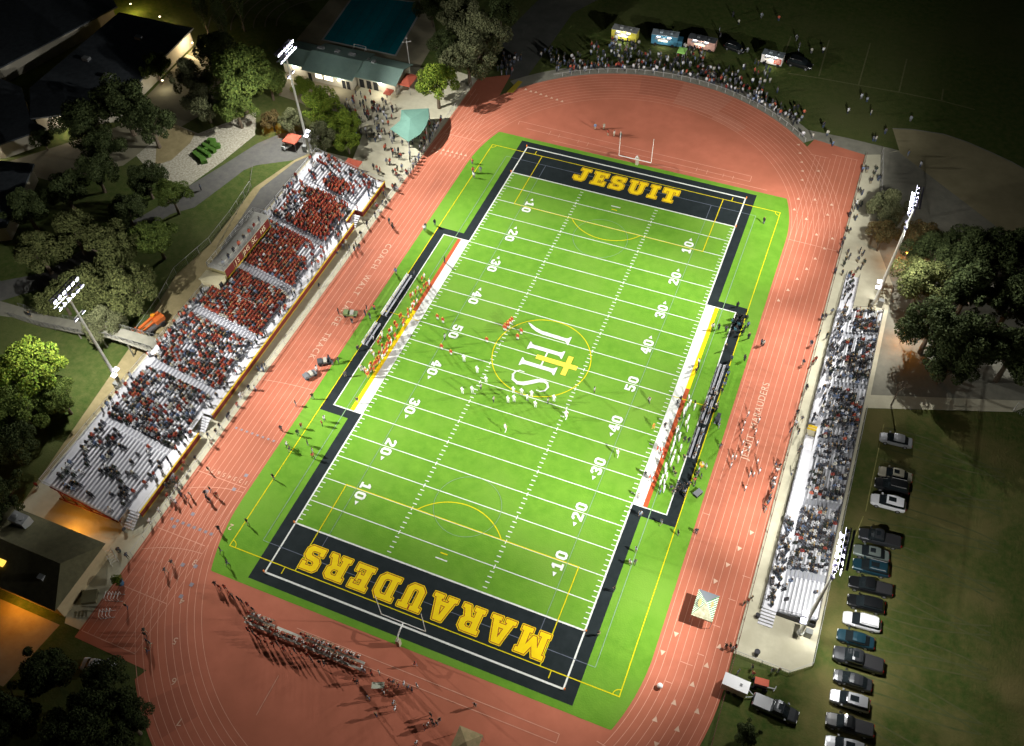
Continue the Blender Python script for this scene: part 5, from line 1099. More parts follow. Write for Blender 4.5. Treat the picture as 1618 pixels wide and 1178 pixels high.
def vehicle(kind, loc, rz, paint, label, roofglass=False, rack=False, tonneau=None, name='parked_car', cat='car', group='cars parked on the grass', sc=1.0):
    root = thing(name, label, cat, loc, rz, group); sc *= 1.08; root.scale = (sc, sc, sc)
    if kind == 'sedan': L, w, hb, cab = 4.8, .91, .92, [(-1.75, .70, .64, .90, .95), (-1.15, .80, .60, .90, 1.36), (-.5, .83, .60, .90, 1.44), (.25, .83, .60, .90, 1.42), (.65, .82, .60, .90, 1.32), (1.35, .76, .70, .88, .95)]; roofx = (-1.1, .5)
    elif kind == 'suv': L, w, hb, cab = 4.9, .96, 1.05, [(-2.25, .78, .70, 1.0, 1.25), (-2.0, .84, .68, 1.0, 1.62), (-1.0, .88, .68, 1.0, 1.74), (.2, .88, .68, 1.0, 1.72), (.6, .87, .67, 1.0, 1.62), (1.35, .80, .74, 1.0, 1.10)]; roofx = (-1.95, .45)
    else: L, w, hb, cab = 5.8, .99, 1.12, [(-.55, .82, .70, 1.05, 1.3), (-.35, .88, .70, 1.05, 1.82), (.5, .90, .70, 1.05, 1.88), (1.0, .89, .69, 1.05, 1.78), (1.65, .82, .76, 1.05, 1.16)]; roofx = (-.3, .9)
    h = L / 2
    body = [(-h, w * .84, w * .8, .42, hb * .86), (-h + .12, w * .93, w * .9, .32, hb * .98), (-h + .7, w, w * .97, .27, hb), (0, w, w * .97, .26, hb), (h - 1.3, w, w * .95, .27, hb * .98), (h - .5, w * .96, w * .9, .3, hb * .88), (h - .12, w * .84, w * .78, .36, hb * .78), (h, w * .66, w * .62, .42, hb * .66)]
    b = smoothbox(body, root, 'body', paint)
    smoothbox(cab, root, 'windows', M_glass)
    zr = max(c[4] for c in cab); hw = .68 if kind == 'sedan' else .76
    mb = MB(); x0, x1 = roofx; xm = (x0 + x1) / 2
    R0 = [(x0, hw * .9, zr - .03), (xm - .3, hw, zr + .035), (xm + .3, hw, zr + .035), (x1, hw * .9, zr - .05)]
    for (xa, wa, za), (xb, wb, zb) in zip(R0, R0[1:]):
        mb.face([(xa, -wa, za), (xb, -wb, zb), (xb, -wb * .5, zb + .03), (xa, -wa * .5, za + .03)]); mb.face([(xa, -wa * .5, za + .03), (xb, -wb * .5, zb + .03), (xb, wb * .5, zb + .03), (xa, wa * .5, za + .03)]); mb.face([(xa, wa * .5, za + .03), (xb, wb * .5, zb + .03), (xb, wb, zb), (xa, wa, za)])
        for s in (-1, 1): mb.face([(xa, s * wa, za), (xb, s * wb, zb), (xb, s * wb * 1.08, zb - .14), (xa, s * wa * 1.08, za - .14)])
    rf = mb.build('roof', paint, root, True)
    if roofglass: mb = MB(); mb.box(xm - .1, xm + .8 * (x1 - xm), -hw * .5, hw * .5, zr + .075, zr + .09); mb.build('sunroof', M_glass, rf)
    if rack:
        for s in (-1, 1): mb = MB(); mb.bar((x0 + .2, s * hw * .92, zr + .12), (x1 - .1, s * hw * .92, zr + .12), .05); mb.build('roof_rail', M_steel, rf)
    for x in (-h + .95, h - .95):
        for s in (-1, 1):
            mb = MB(); y = s * (w - .12); mb.tube((x, y - .11, .34), (x, y + .13 * (1), .34), .34, .34, 14); wl = mb.build('wheel', M_tyre, root)
            mb = MB(); mb.tube((x, y + s * .13, .34), (x, y + s * .15, .34), .2, .18, 10); mb.build('rim', M_rim, wl)
    for s in (-1, 1):
        mb = MB(); mb.box(h - .28, h - .02, s * w * .58 - .17, s * w * .58 + .17, hb * .60, hb * .74); mb.build('headlight', M_head, root)
        mb = MB(); mb.box(-h - .02, -h + .12, s * w * .66 - .15, s * w * .66 + .15, hb * .66, hb * .88); mb.build('tail_light', M_tail, root)
        xm_ = 1.0 if kind != 'pickup' else 1.35; mb = MB(); mb.box(xm_ - .1, xm_ + .12, s * (w + .1) - .11, s * (w + .1) + .11, hb, hb + .16); mb.build('wing_mirror', paint, root)
    if kind == 'pickup':
        mb = MB(); mb.box(-h + .15, -.62, -w * .82, w * .82, hb - .0, hb + .05); mb.build('bed_cover', tonneau or mat('bed_black', (.02, .02, .022), rough=.7), root)
    return root
PW = carmat('paint_white', (.72, .73, .75), .0); PS = carmat('paint_silver', (.42, .43, .45), .5); PB = carmat('paint_black', (.008, .009, .010), .1); PG = carmat('paint_charcoal', (.035, .038, .042), .3); PC = carmat('paint_champagne', (.46, .43, .33), .4); PT = carmat('paint_teal', (.012, .045, .065), .3); PGn = carmat('paint_grey_green', (.20, .24, .22), .4)
A = PI + math.radians(4)
def V(k, x, y, p, lab, **kw): 
    rz = kw.pop('rz', A + .03 * math.sin(y * 2.3)); return vehicle(k, (x, y, -.01), rz, p, lab, **kw)
V('sedan', 61.4, 4.0, PS, 'silver sedan parked alone at the top of the row on green grass')
V('sedan', 62.2, -2.9, PC, 'champagne sedan with sunroof beside the black rack topped car', roofglass=True)
V('suv', 62.0, -5.3, PB, 'black car with roof rails between the champagne and white cars', rack=True)
V('suv', 61.9, -8.6, PW, 'white crossover with black glass roof below the black one', roofglass=True)
V('pickup', 61.6, -15.4, PG, 'charcoal pickup beside the lower right mast lamps', roofglass=True, name='parked_pickup', cat='pickup')
V('sedan', 60.8, -18.4, PGn, 'grey green sedan next to the mast lamps', roofglass=True)
V('suv', 61.1, -20.9, PT, 'teal black wagon with sunroof below the grey green sedan', roofglass=True, rack=True)
V('pickup', 61.5, -24.0, PB, 'black long bed pickup in the middle of the row', name='parked_pickup', cat='pickup')
V('suv', 61.3, -27.0, PB, 'glossy black car between black pickup and white wagon')
V('suv', 61.2, -30.0, PW, 'white wagon with side rails beneath the black cars', rack=True)
V('sedan', 60.8, -32.9, PT, 'dark teal sedan with pale window band below the white wagon')
V('pickup', 61.6, -35.9, PG, 'long charcoal pickup with bright bonnet and sunroof', roofglass=True, name='parked_pickup', cat='pickup', sc=1.1)
V('sedan', 61.4, -39.1, PG, 'dark grey sedan directly below the long charcoal pickup')
V('suv', 61.5, -42.1, PS, 'silver wagon with dark sunroof low in the row', roofglass=True)
V('pickup', 62.0, -45.4, PB, 'black pickup second from the bottom of the row', name='parked_pickup', cat='pickup')
V('suv', 62.0, -48.5, PS, 'silver wagon at the bottom edge of the photo', roofglass=True)
V('pickup', 52.3, -46.9, PG, 'grey pickup with silver bed cover towing the white trailer', rz=math.radians(-3), roofglass=True, tonneau=mat('silver_tonneau', (.42, .43, .44), rough=.5), name='parked_pickup', cat='pickup', group=None)
V('suv', 9.4, 107.0, PB, 'black car parked right of the pink food trailer', rz=math.radians(-14), group=None)
V('suv', 25.4, 105.6, PB, 'black car parked right of the white food trailer', rz=math.radians(-8), group=None, sc=1.15)
V('sedan', -38.6, -76.6, PW, 'white car half hidden by the dark trees at lower left', rz=.2, group=None)
# ================= people
SK = {'head': 0, 'skin': 1, 'shirt': 2, 'pants': 3, 'shoe': 4}
def skeleton(kind, seated=False):
    """joint list (name, parent, pos, radius, class); figure faces +x, 1.74 m tall"""
    J = []
    def j(n, p, pos, r, c): J.append((n, p, Vector(pos), r, c))
    lean, hz = 0.0, .94
    if kind == 'crouch': lean, hz = .42, .72
    if kind == 'run': lean = .16
    if seated: hz = .50; lean = .06
    def up(d): return Vector((math.sin(lean) * d, 0, hz + math.cos(lean) * d))
    j('pelvis', None, (0, 0, hz), .15, 'pants'); j('waist', 'pelvis', up(.14), .14, 'shirt'); j('chest', 'waist', up(.36), .17, 'shirt'); j('neck', 'chest', up(.53), .065, 'skin'); h = up(.66) + Vector((.02, 0, 0))
    j('head', 'neck', h, .105, 'head'); j('crown', 'head', h + Vector((-.01, 0, .09)), .09, 'head'); j('nose', 'head', h + Vector((.105, 0, -.01)), .022, 'skin')
    arms = {'stand': ((.04, .27, -.27), (.10, .28, -.50)), 'walk': ((.10, .25, -.26), (.26, .24, -.44)), 'cross': ((.05, .26, -.26), (.24, .06, -.28)), 'run': ((.22, .25, -.16), (.42, .22, -.02)), 'crouch': ((.22, .27, -.20), (.40, .20, -.38)), 'raise': ((.05, .33, .12), (.10, .28, .42)), 'sit': ((.10, .24, -.24), (.34, .12, -.30))}[('sit' if seated else kind)]
    ch = up(.45)
    for s in (1, -1):
        e, w = arms; e = Vector(e); w = Vector(w)
        if kind in ('walk', 'run') and s < 0: e.x = -e.x * .9; w.x = -w.x * .3
        sh = 'sh%d' % s; j(sh, 'chest', ch + Vector((0, s * .19, -.0)), .075, 'shirt'); j('el%d' % s, sh, ch + Vector((e.x, s * e.y, e.z)), .05, 'shirt'); j('wr%d' % s, 'el%d' % s, ch + Vector((w.x, s * w.y, w.z)), .034, 'skin')
        d = (w - e).normalized(); j('ha%d' % s, 'wr%d' % s, ch + Vector((w.x + d.x * .1, s * (w.y + d.y * .1), w.z + d.z * .1)), .04, 'skin')
        if seated: hp = (.05, s * .10, hz - .02); kn = (.46, s * .14, .52); an = (.50, s * .14, .10)
        else:
            st = {'stand': (.02, 0), 'cross': (.02, 0), 'raise': (.02, 0), 'walk': (.14, -.22) if s > 0 else (.02, -.2), 'run': (.34, .05) if s > 0 else (-.02, -.5), 'crouch': (.26, .02)}[kind]
            hp = (0, s * .10, hz - .04); kn = (st[0], s * (.12 if kind != 'crouch' else .22), hz * .52 + (.06 if kind == 'run' and s > 0 else 0)); an = (st[0] + st[1] if kind != 'stand' else .0, s * (.12 if kind != 'crouch' else .26), .08 if not (kind == 'run' and s < 0) else .34)
            if kind == 'walk': an = (.26, s * .1, .08) if s > 0 else (-.28, s * .1, .10)
        j('hi%d' % s, 'pelvis', hp, .10, 'pants'); j('kn%d' % s, 'hi%d' % s, kn, .066, 'pants'); j('an%d' % s, 'kn%d' % s, an, .045, 'shoe'); j('to%d' % s, 'an%d' % s, (an[0] + .15, an[1], an[2] - .03), .042, 'shoe')
    return J
def body(kind, seated=False, sub=1, pad=False):
    J = skeleton(kind, seated); idx = {n: i for i, (n, *_) in enumerate(J)}
    me = bpy.data.meshes.new('p'); me.from_pydata([tuple(q[2]) for q in J], [(idx[q[1]], i) for i, q in enumerate(J) if q[1]], [])
    o = bpy.data.objects.new('p', me); C.objects.link(o); md = o.modifiers.new('s', 'SKIN')
    if not me.skin_vertices: me.attributes.new('skin_vertices', 'FLOAT', 'POINT') 
    for i, q in enumerate(J):
        r = q[3]
        if pad and q[0] in ('chest',): r *= 1.2
        if pad and q[0].startswith('sh'): r *= 1.4
        if pad and q[0] in ('head', 'crown'): r *= 1.22
        ry = r * (1.18 if q[0] in ('chest', 'waist', 'pelvis') else 1)
        me.skin_vertices[0].data[i].radius = (r, ry if True else r); me.skin_vertices[0].data[i].use_root = (i == 0)
    md.branch_smoothing = .3
    if sub: ms = o.modifiers.new('u', 'SUBSURF'); ms.levels = sub; ms.render_levels = sub
    dg = bpy.context.evaluated_depsgraph_get(); r = bpy.data.meshes.new_from_object(o.evaluated_get(dg)); bpy.data.objects.remove(o)
    segs = [(J[idx[q[1]]][2], q[2], q[4], q[0]) for q in J if q[1]]
    def cls(p):
        best = None
        for a, b, c, n in segs:
            d = b - a; t = max(0, min(1, (p - a).dot(d) / max(1e-6, d.length_squared))); dist = (p - (a + d * t)).length
            if n in ('head', 'crown'): dist -= .05
            if n in ('chest', 'waist'): dist -= .08
            if best is None or dist < best[0]: best = (dist, c, n, t)
        c, n, t = best[1], best[2], best[3]
        if n.startswith('an') : c = 'pants' if t < .85 else 'shoe'
        if n.startswith('hi'): c = 'pants'
        if n == 'chest' or n == 'waist': c = 'shirt'
        if n == 'neck': c = 'shirt' if t < .55 else 'skin'
        if n in ('head', 'crown', 'nose'):
            hp = J[idx['head']][2]; c = 'skin' if (p.x - hp.x > .045 and p.z < hp.z + .07 and not pad) else 'head'
        return SK[c]
    return r, cls
M_skin = mat('skin', (.45, .27, .17), rough=.7)
M_shirt = mat('shirt_cloth', (.5, .5, .5), rough=.9, attr='object')
PANTS = {'dark': (.02, .022, .03), 'denim': (.045, .065, .12), 'khaki': (.32, .27, .18), 'white': (.75, .75, .73), 'gold': (.60, .42, .08), 'grey': (.2, .2, .21)}
HEADS = {'brown': (.045, .025, .014), 'black': (.012, .01, .01), 'blond': (.28, .18, .07), 'whitehelmet': (.82, .82, .82), 'goldhelmet': (.60, .40, .05), 'cap': (.5, .06, .04)}
M_shoe = mat('shoe', (.06, .06, .06), rough=.8)
PM = {n: mat('trousers_' + n, c, rough=.9) for n, c in PANTS.items()}; HM = {n: mat('hair_' + n, c, rough=.8) for n, c in HEADS.items()}
BASE = {}
for k, kw in (('stand', {}), ('walk', {}), ('cross', {}), ('run', {}), ('crouch', {}), ('raise', {})):
    for pad in (False, True):
        if pad and k in ('walk', 'raise', 'cross'): continue
        me, cls = body(k, False, 1, pad); me.polygons.foreach_set('use_smooth', [True] * len(me.polygons))
        me.materials.clear(); ci = [cls(p.center) for p in me.polygons]; BASE[k, pad] = (me, ci)
me, cls = body('stand', True, 1, False); me.polygons.foreach_set('use_smooth', [True] * len(me.polygons)); me.materials.clear(); BASE['sit', False] = (me, [cls(p.center) for p in me.polygons])
VAR = {}
def variant(pose, pad, pants, head):
    key = (pose, pad, pants, head)
    if key not in VAR:
        if (pose, pad) not in BASE: pose = 'stand'
        me, ci = BASE[pose, pad]; c = me.copy(); c.name = 'person'
        for m in (HM[head], M_skin, M_shirt, PM[pants], M_shoe): c.materials.append(m)
        c.polygons.foreach_set('material_index', ci); VAR[key] = c
    return VAR[key]
# ---- low detail figures joined into the one crowd mesh
LOW = {}
for nm, k, s in (('sit', 'stand', True), ('stand', 'stand', False), ('raise', 'raise', False)):
    me, cls = body(k, s, 0); hz_ = max(v.co.z for v in me.vertices); vc = np.array([(2 if (q == 1 and v.co.z < hz_ - .36) else q) for v in me.vertices for q in [cls(v.co)]]); co = np.array([tuple(v.co) for v in me.vertices])
    LOW[nm] = (co, vc, np.concatenate([np.array(p.vertices) for p in me.polygons]), np.array([len(p.vertices) for p in me.polygons]))
CROWD = []           # (x, y, z, rz, pose, shirt, pants, hair)
rn = random.Random(11)
REDS = [(.32, .055, .03), (.42, .08, .045), (.22, .03, .02), (.50, .12, .065), (.30, .055, .04)]
DARKS = [(.02, .022, .028), (.035, .035, .04), (.05, .06, .08), (.03, .04, .03), (.09, .09, .10)]
LIGHTS = [(.62, .62, .62), (.40, .42, .46), (.22, .24, .27), (.50, .48, .40), (.14, .19, .30), (.70, .70, .72)]
CNAME = {}
for c in REDS: CNAME[c] = 'red'
for c in DARKS: CNAME[c] = 'dark'
for c in LIGHTS: CNAME[c] = 'pale'
CNAME[LIGHTS[4]] = 'blue'; CNAME[DARKS[2]] = 'navy'
def cc(pr, pd): 
    t = rn.random(); return rn.choice(REDS) if t < pr else rn.choice(DARKS) if t < pr + pd else rn.choice(LIGHTS)
def add(x, y, z, rz, pose, shirt): CROWD.append((x, y, z, rz, pose, shirt, rn.choice([PANTS['dark'], PANTS['dark'], PANTS['denim'], PANTS['grey']]), rn.choice([HEADS['brown'], HEADS['black'], HEADS['blond'], HEADS['brown']])))
def dens(y, i):
    if y > 27: return .22 if i < 16 else .4
    if y > 21.8: return (.35 if i < 6 else .75 if i < 13 else .3)
    if y > 11: return .25 if i < 2 else (.97 if 2 <= i < 13 else .35)
    if y > 4: return (.22 if i < 6 else .9)
    if y > -3: return .9 if i > 1 else .4
    if y > -16: return .93
    if y > -29: return .62 if i < 17 else .75
    if y > -42: return .58 if i > 2 else .35
    return .15 if i < 15 else .22
for i in range(20):
    y = -55.8; x = -50.4 - i * .585
    while y < 31.4:
        y += .52
        if any(abs(y - a) < .85 for a in (-42.2, -29.2, -16.0, -3.0, 10.3, 22.6)): continue
        if i > 16 and -8.5 < y < 9: continue
        clump = .5 + .5 * math.sin(y * .9 + i * .5) * math.sin(y * .23 + i * .9 + 1)
        d = dens(y, i); d = d * 1.06 if d > .8 else d * (.4 + 1.35 * clump)
        if rn.random() > d: continue
        pr, pd = (.86, .09) if 4 < y < 27 and i < 14 else (.74, .16) if -3 < y <= 4 else (.62, .18) if -16 < y <= -3 else (.34, .33) if -29 < y < -16 else (.22, .42) if -42 < y < -29 else (.10, .6) if y < -42 else (.4, .3)
        std = (11 < y < 27 and i < 13 and rn.random() < .8)
        add(x - .20, y + rn.uniform(-.08, .08), 1.35 + i * .19 + (0 if std else -.05), rn.uniform(-.3, .3), 'stand' if std else 'sit', cc(pr, pd))
for i in range(70):      # people on the walkways of the home stand
    y = rn.uniform(-50, 31); add(rn.uniform(-49.9, -48.4), y, 1.27, rn.uniform(-3, 3), 'stand', cc(.25, .5)) if not -37.6 < y < -33 and not 17.8 < y < 21.8 else None
for i in range(60): add(rn.uniform(-63.4, -62.5), rn.choice([rn.uniform(-45, -11), rn.uniform(9, 31), rn.uniform(-30, -12)]), tz(19) + .02, rn.uniform(-1, 1), 'stand', cc(.3, .45))
for i in range(8): add(-61.0, -6.5 + i * 1.8, 7.75, rn.uniform(-1, 1), 'stand', cc(.3, .5))
for i in range(9):
    x = 49.5 + i * .6; y = -32.6
    while y < 29.8:
        y += .53
        if any(abs(y - a) < .7 for a in (-26.5, -13.5, -1.0, 11.5, 23.5)): continue
        clump = .5 + .5 * math.sin(y * 1.1 + i) * math.sin(y * .4 + i * .7)
        d = .07 if y < -27 else .86 if y < -15 else .5 if y < -4 else .5 if y < 8 else .68
        if i < 2 and y > 4: d *= .5
        d = d if d > .9 else d * (.5 + clump)
        if rn.random() > d: continue
        add(x + .42, y + rn.uniform(-.08, .08), 1.0 + i * .17, PI + rn.uniform(-.3, .3), 'sit', cc(.07, .60))
for i in range(150):
    y = rn.choice([rn.uniform(-33, -17), rn.uniform(-33, -19), rn.uniform(2, 30), rn.uniform(14, 40)]); z = .97 if y < 30 else .97 - (y - 30) * .09
    add(rn.uniform(47.6, 49.1), y, z, rn.uniform(-3, 3), 'stand', cc(.05, .65))
# crowd behind the top bend and at the food trucks, and on the concession plaza
def topc(n, x0, x1, y0, y1, pr=.15, pd=.5):
    for _ in range(n): add(rn.uniform(x0, x1), rn.uniform(y0, y1), 0, rn.uniform(-3, 3), 'stand', cc(pr, pd))
for i in range(190):
    a = math.radians(rn.uniform(52, 127)); r = 46.4 + abs(rn.gauss(0, 2.6)); add(r * math.cos(a), YC + r * math.sin(a), 0, rn.uniform(-3, 3), 'stand', cc(.16, .5))
topc(34, -20, -13, 96, 101.8); topc(60, -24, 2, 93, 99); topc(26, -3, 4, 97, 103.8, .4, .3); topc(30, 13, 21, 90, 103); topc(22, 3, 14, 93, 98)
topc(26, -34, -24, 86, 92, .05, .6); topc(30, -43, -38, 78, 86, .05, .7)
topc(26, -70, -60, 52, 60.5, .25, .4); topc(30, -62, -56, 44, 58, .1, .6); topc(40, -55, -45.9, 41, 56, .12, .6); topc(26, -70, -62, 50, 56, .05, .75)
topc(14, 2, 30, 104, 125, .05, .3)
# ---- individually built people
IND = []
def P(zone, ox, oy, s, pts, shirt=None, pants=None, head=None, pose=None, pad=False, face=None, z=0.03, what=None, mixp=(.1, .6)):
    for q in pts:
        p = G(ox + q[0] / s, oy + q[1] / s, z)
        IND.append(dict(zone=zone, p=p, shirt=shirt or cc(*mixp), pants=pants or rn.choice(['dark', 'denim', 'khaki', 'grey']), head=head or rn.choice(['brown', 'black', 'blond', 'brown']), pose=pose or rn.choice(['stand', 'stand', 'walk', 'cross']), pad=pad, face=face if face is not None else rn.uniform(-PI, PI), what=what, cut=len(q) > 2))
WJ = (.80, .80, .80); RJ = (.48, .07, .03); BK = (.02, .022, .025)
CNAME.update({WJ: 'white', RJ: 'red', BK: 'black'})
z1 = (690, 480, 6.546)
P('in white kit on the field', *z1, [(285, 600), (420, 715), (512, 815), (268, 930), (370, 925), (738, 1025), (800, 1015), (793, 925), (938, 1005), (983, 965), (1020, 1072), (1212, 1012), (1340, 1172), (880, 945)], WJ, 'white', 'whitehelmet', 'stand', True, PI / 2, what='player')
P('in white kit on the field', 405, 590, 3.993, [(1572, 365)], WJ, 'white', 'whitehelmet', 'run', True, PI / 2, what='player')
P('in white kit on the field', 810, 590, 3.993, [(660, 525), (335, 285)], WJ, 'white', 'whitehelmet', 'run', True, PI / 2, what='player')
P('in red and gold kit on the field', *z1, [(762, 205), (740, 225), (712, 250), (700, 272), (737, 250), (778, 190), (712, 275), (875, 310), (838, 365), (520, 395), (55, 470), (150, 525), (12, 160), (68, 195)], RJ, 'white', 'goldhelmet', 'stand', True, -PI / 2, what='player')
P('in striped black and white on the field', *z1, [(458, 885), (588, 1015), (85, 365), (1150, 1030)], (.35, .35, .35), 'dark', 'black', 'cross', False, 0, what='referee')
P('in striped black and white on the field', 810, 590, 3.993, [(515, 120), (862, 188)], (.35, .35, .35), 'dark', 'black', 'stand', False, 0, what='referee')
P('in orange beside the right sideline', 810, 590, 3.993, [(885, 350)], (.75, .2, .04), 'gold', 'goldhelmet', 'walk', False, 0, what='official')
k = 0
rs = random.Random(4)
for y0, y1, n, xw in ((-15.5, -5.5, 34, 2.6), (-5.5, 3, 14, 1.7), (3, 10.5, 12, 1.8)):      # home team on the left sideline
    for i in range(n):
        p = Vector((-26.7 - rs.random() ** 1.3 * xw, y0 + (y1 - y0) * (i + rs.random() * .7) / n, .03)); IND.append(dict(zone='in red and gold kit along the left sideline', p=p, shirt=RJ if rs.random() < .8 else WJ, pants='gold' if rs.random() < .7 else 'white', head='goldhelmet', pose='stand', pad=True, face=rs.uniform(-.4, .4), what='player', cut=False))
for i in range(30):
    y = -19.5 + 19.5 * i / 30 + rs.random() * .5; p = Vector((27.3 + rs.random() ** 1.5 * 1.8, y, .03)); IND.append(dict(zone='in white kit along the right sideline', p=p, shirt=WJ, pants='white', head='whitehelmet', pose='stand', pad=True, face=PI + rs.uniform(-.4, .4), what='player', cut=False))
z4 = (990, 640, 6.546)
P('in red beside the right coaching strip', *z4, [(315, 485), (345, 500), (370, 490), (235, 775), (270, 790), (375, 540)], RJ, 'white', 'cap', 'stand', False, PI, what='coach')
P('on the right sideline turf', *z4, [(190, 740), (120, 960), (395, 235), (140, 1145), (595, 380), (590, 570), (540, 180), (520, 285), (345, 920), (455, 880), (480, 920), (495, 740), (480, 690), (640, 1030 - 640), (520, 10)], None, None, None, 'stand', mixp=(0, .6))
P('at the lower end of the right benches', *z4, [(530, 850), (560, 880), (590, 860), (600, 920), (570, 920), (600, 960), (640, 840), (520, 890), (545, 905)], None, 'dark', 'black', 'stand', mixp=(0, .8))
P('behind the right benches on the turf', *z4, [(745, 690), (765, 760), (720, 740), (700, 840), (700, 800), (735, 735), (965, 450), (815, 660), (780, 640), (925, 40), (950, 240)], None, None, None, 'stand', mixp=(.1, .4))
P('in white shirt on the right straight', *z4, [(1255, 115), (1215, 212), (1190, 292), (1330, 302), (1365, 182), (1200, 412), (1345, 418), (1260, 470), (1185, 522), (1090, 562), (1125, 562), (1075, 648), (1350, 604), (1370, 708), (1270, 742), (1310, 738), (1225, 882)], WJ, 'grey', None, 'stand', False, PI)
z3 = (1000, 480, 6.546)
rq = random.Random(8)
for i in range(26):
    a = rq.random(); p = G(1000 + (1070 + 70 * rq.gauss(0, .55) - (0 if a > .5 else -30)) / 6.546, 480 + (220 + 75 * rq.gauss(0, .8)) / 6.546); IND.append(dict(zone='in the black clad group at the top of the right benches', p=p, shirt=BK if rq.random() < .8 else (.05, .13, .17), pants='dark', head='black', pose=rq.choice(['stand', 'raise', 'walk']), pad=False, face=rq.uniform(-3, 3), what=None, cut=False))
CNAME[(.05, .13, .17)] = 'teal'; CNAME[(.35, .35, .35)] = 'striped'; CNAME[(.75, .2, .04)] = 'orange'
P('at the upper right bench area', *z3, [(885, 265), (960, 285), (820, 260), (1185, 240), (1195, 360), (1150, 585), (1015, 585), (955, 475), (1325, 425), (1345, 430), (670, 670), (650, 720), (680, 620), (165, 1020), (635, 1055), (490, 1010), (460, 1050)], None, 'dark', None, 'stand', mixp=(0, .7))
P('behind the long right bench', *z3, [(975, 690), (980, 745), (955, 815), (940, 860), (915, 925), (870, 1060), (865, 1090), (850, 1110)], None, 'dark', 'black', 'stand', mixp=(0, .7))
P('sitting on the right touchline bench', *z3, [(842, 905), (868, 950), (822, 1005), (742, 1090), (762, 1060), (735, 1130)], None, 'dark', None, 'sit', False, PI, .03, mixp=(0, .4))
P('sitting on the right touchline bench', *z4, [(800, 60), (830, 40), (860, 110), (790, 200), (790, 320), (715, 530), (745, 450)], None, 'dark', None, 'sit', False, PI, .03, mixp=(0, .5))
z8 = (400, 500, 4.53)
P('on the turf at the left touchline', *z8, [(430, 590), (310, 640), (205, 820), (325, 850), (350, 800), (247, 935), (268, 965), (395, 920), (430, 980), (432, 1015), (498, 782), (515, 750), (662, 430), (748, 615), (612, 330), (152, 1165), (800, 400), (825, 180), (865, 170), (755, 245)], mixp=(.1, .6))
P('beside the carts on the left straight', *z8, [(460, 390), (570, 345), (545, 310), (75, 395), (20, 530)], mixp=(.1, .4))
z7 = (150, 740, 4.532)
P('walking on the lower left track', *z7, [(832, 165), (798, 195), (828, 245), (880, 205), (810, 225), (690, 205), (662, 225), (820, 25), (892, 445), (1095, 395), (908, 600), (955, 690), (512, 745), (560, 690), (235, 1000), (365, 1176)], pose='walk', mixp=(.1, .75))
P('walking on the lower left track', 0, 883, 3.993, [(925, 490), (938, 530), (958, 545), (938, 590)], pose='walk', mixp=(0, .8))
P('at the home fence by the lower stand', *z7, [(622, 195), (562, 240), (588, 258), (530, 215), (470, 318), (402, 395), (545, 130), (560, 100), (580, 120), (575, 75), (600, 95), (595, 150), (520, 140), (240, 640), (180, 600)], pose='stand', face=0, mixp=(.3, .4))
P('at the home fence by the lower stand', 0, 590, 3.993, [(1575, 105), (1522, 155), (1502, 212), (1540, 145), (1450, 272), (1442, 292), (1392, 345), (1272, 402), (1320, 405), (1342, 455), (1242, 550), (1172, 582), (1162, 625), (1370, 380)], face=0, mixp=(.15, .45))
P('on the home promenade by the middle stand', 405, 295, 3.993, [(700, 252), (662, 315), (632, 375), (652, 392), (622, 402), (570, 372), (592, 402), (552, 392), (512, 422), (400, 642), (302, 682), (45, 1150), (60, 1140), (20, 1165)], mixp=(.2, .5))
P('on the left straight near the coach lettering', 405, 295, 3.993, [(840, 232), (862, 262), (1062, 275), (1068, 265), (1127, 240), (882, 548), (1190, 475), (605, 860), (700, 780), (690, 810), (520, 800), (745, 775), (720, 830), (997, 560)], mixp=(.15, .6))
P('along the upper home fence', 405, 295, 3.993, [(760, 135), (780, 172), (812, 62), (822, 122), (752, 192), (872, 22), (892, 32), (862, 12)], mixp=(.1, .5))
P('on the plaza above the home stand', 540, 150, 5.89, [(330, 702), (360, 722), (300, 690), (345, 740), (482, 742), (512, 762), (542, 802), (520, 702), (562, 692), (505, 730), (530, 780), (660, 642), (682, 622), (420, 642), (452, 642), (500, 542), (530, 542), (412, 502), (552, 592), (602, 742), (482, 882), (502, 872), (412, 962), (392, 922), (332, 1062), (382, 1022), (1222, 722), (1292, 722), (1230, 770), (1215, 640)], mixp=(.4, .4))
P('leaning on the fence at the top left bend', 540, 150, 5.89, [(620 + i * 17 + (i % 3) * 6, 760 - i * 29) for i in range(19)], face=0, mixp=(.15, .5))
z5 = (1240, 230, 4.363)
P('on the visitor walkway at upper right', *z5, [(532, 182), (562, 185), (590, 262), (625, 182), (612, 215), (640, 245), (655, 240), (510, 325), (530, 342), (490, 412), (500, 442), (522, 422), (472, 452), (442, 492), (485, 515), (422, 592), (442, 602), (402, 662), (390, 692), (372, 742), (430, 752), (412, 802), (440, 782), (402, 832), (392, 892), (512, 742), (535, 762), (500, 802), (540, 822), (522, 852), (492, 872), (342, 882)], mixp=(.05, .7))
P('on the visitor concrete by the middle stand', 1215, 295, 3.993, [(330, 832), (352, 832), (392, 802), (315, 932), (360, 952), (262, 1002), (290, 1102), (272, 1122), (212, 1122)], mixp=(.05, .7))
P('on the visitor concrete by the middle stand', 1215, 590, 3.993, [(232, 102), (172, 262), (202, 302), (182, 382), (132, 372), (192, 482), (182, 502), (137, 642), (165, 330), (60, 602), (35, 592), (15, 702)], mixp=(.05, .6))
P('at the visitor fence by the lower stand', *z4, [(1530, 640), (1550, 700), (1525, 790), (1515, 850), (1500, 880), (1480, 960), (1470, 1000), (1440, 1045), (1425, 1060), (1455, 1030), (1430, 1110)], mixp=(.05, .6))
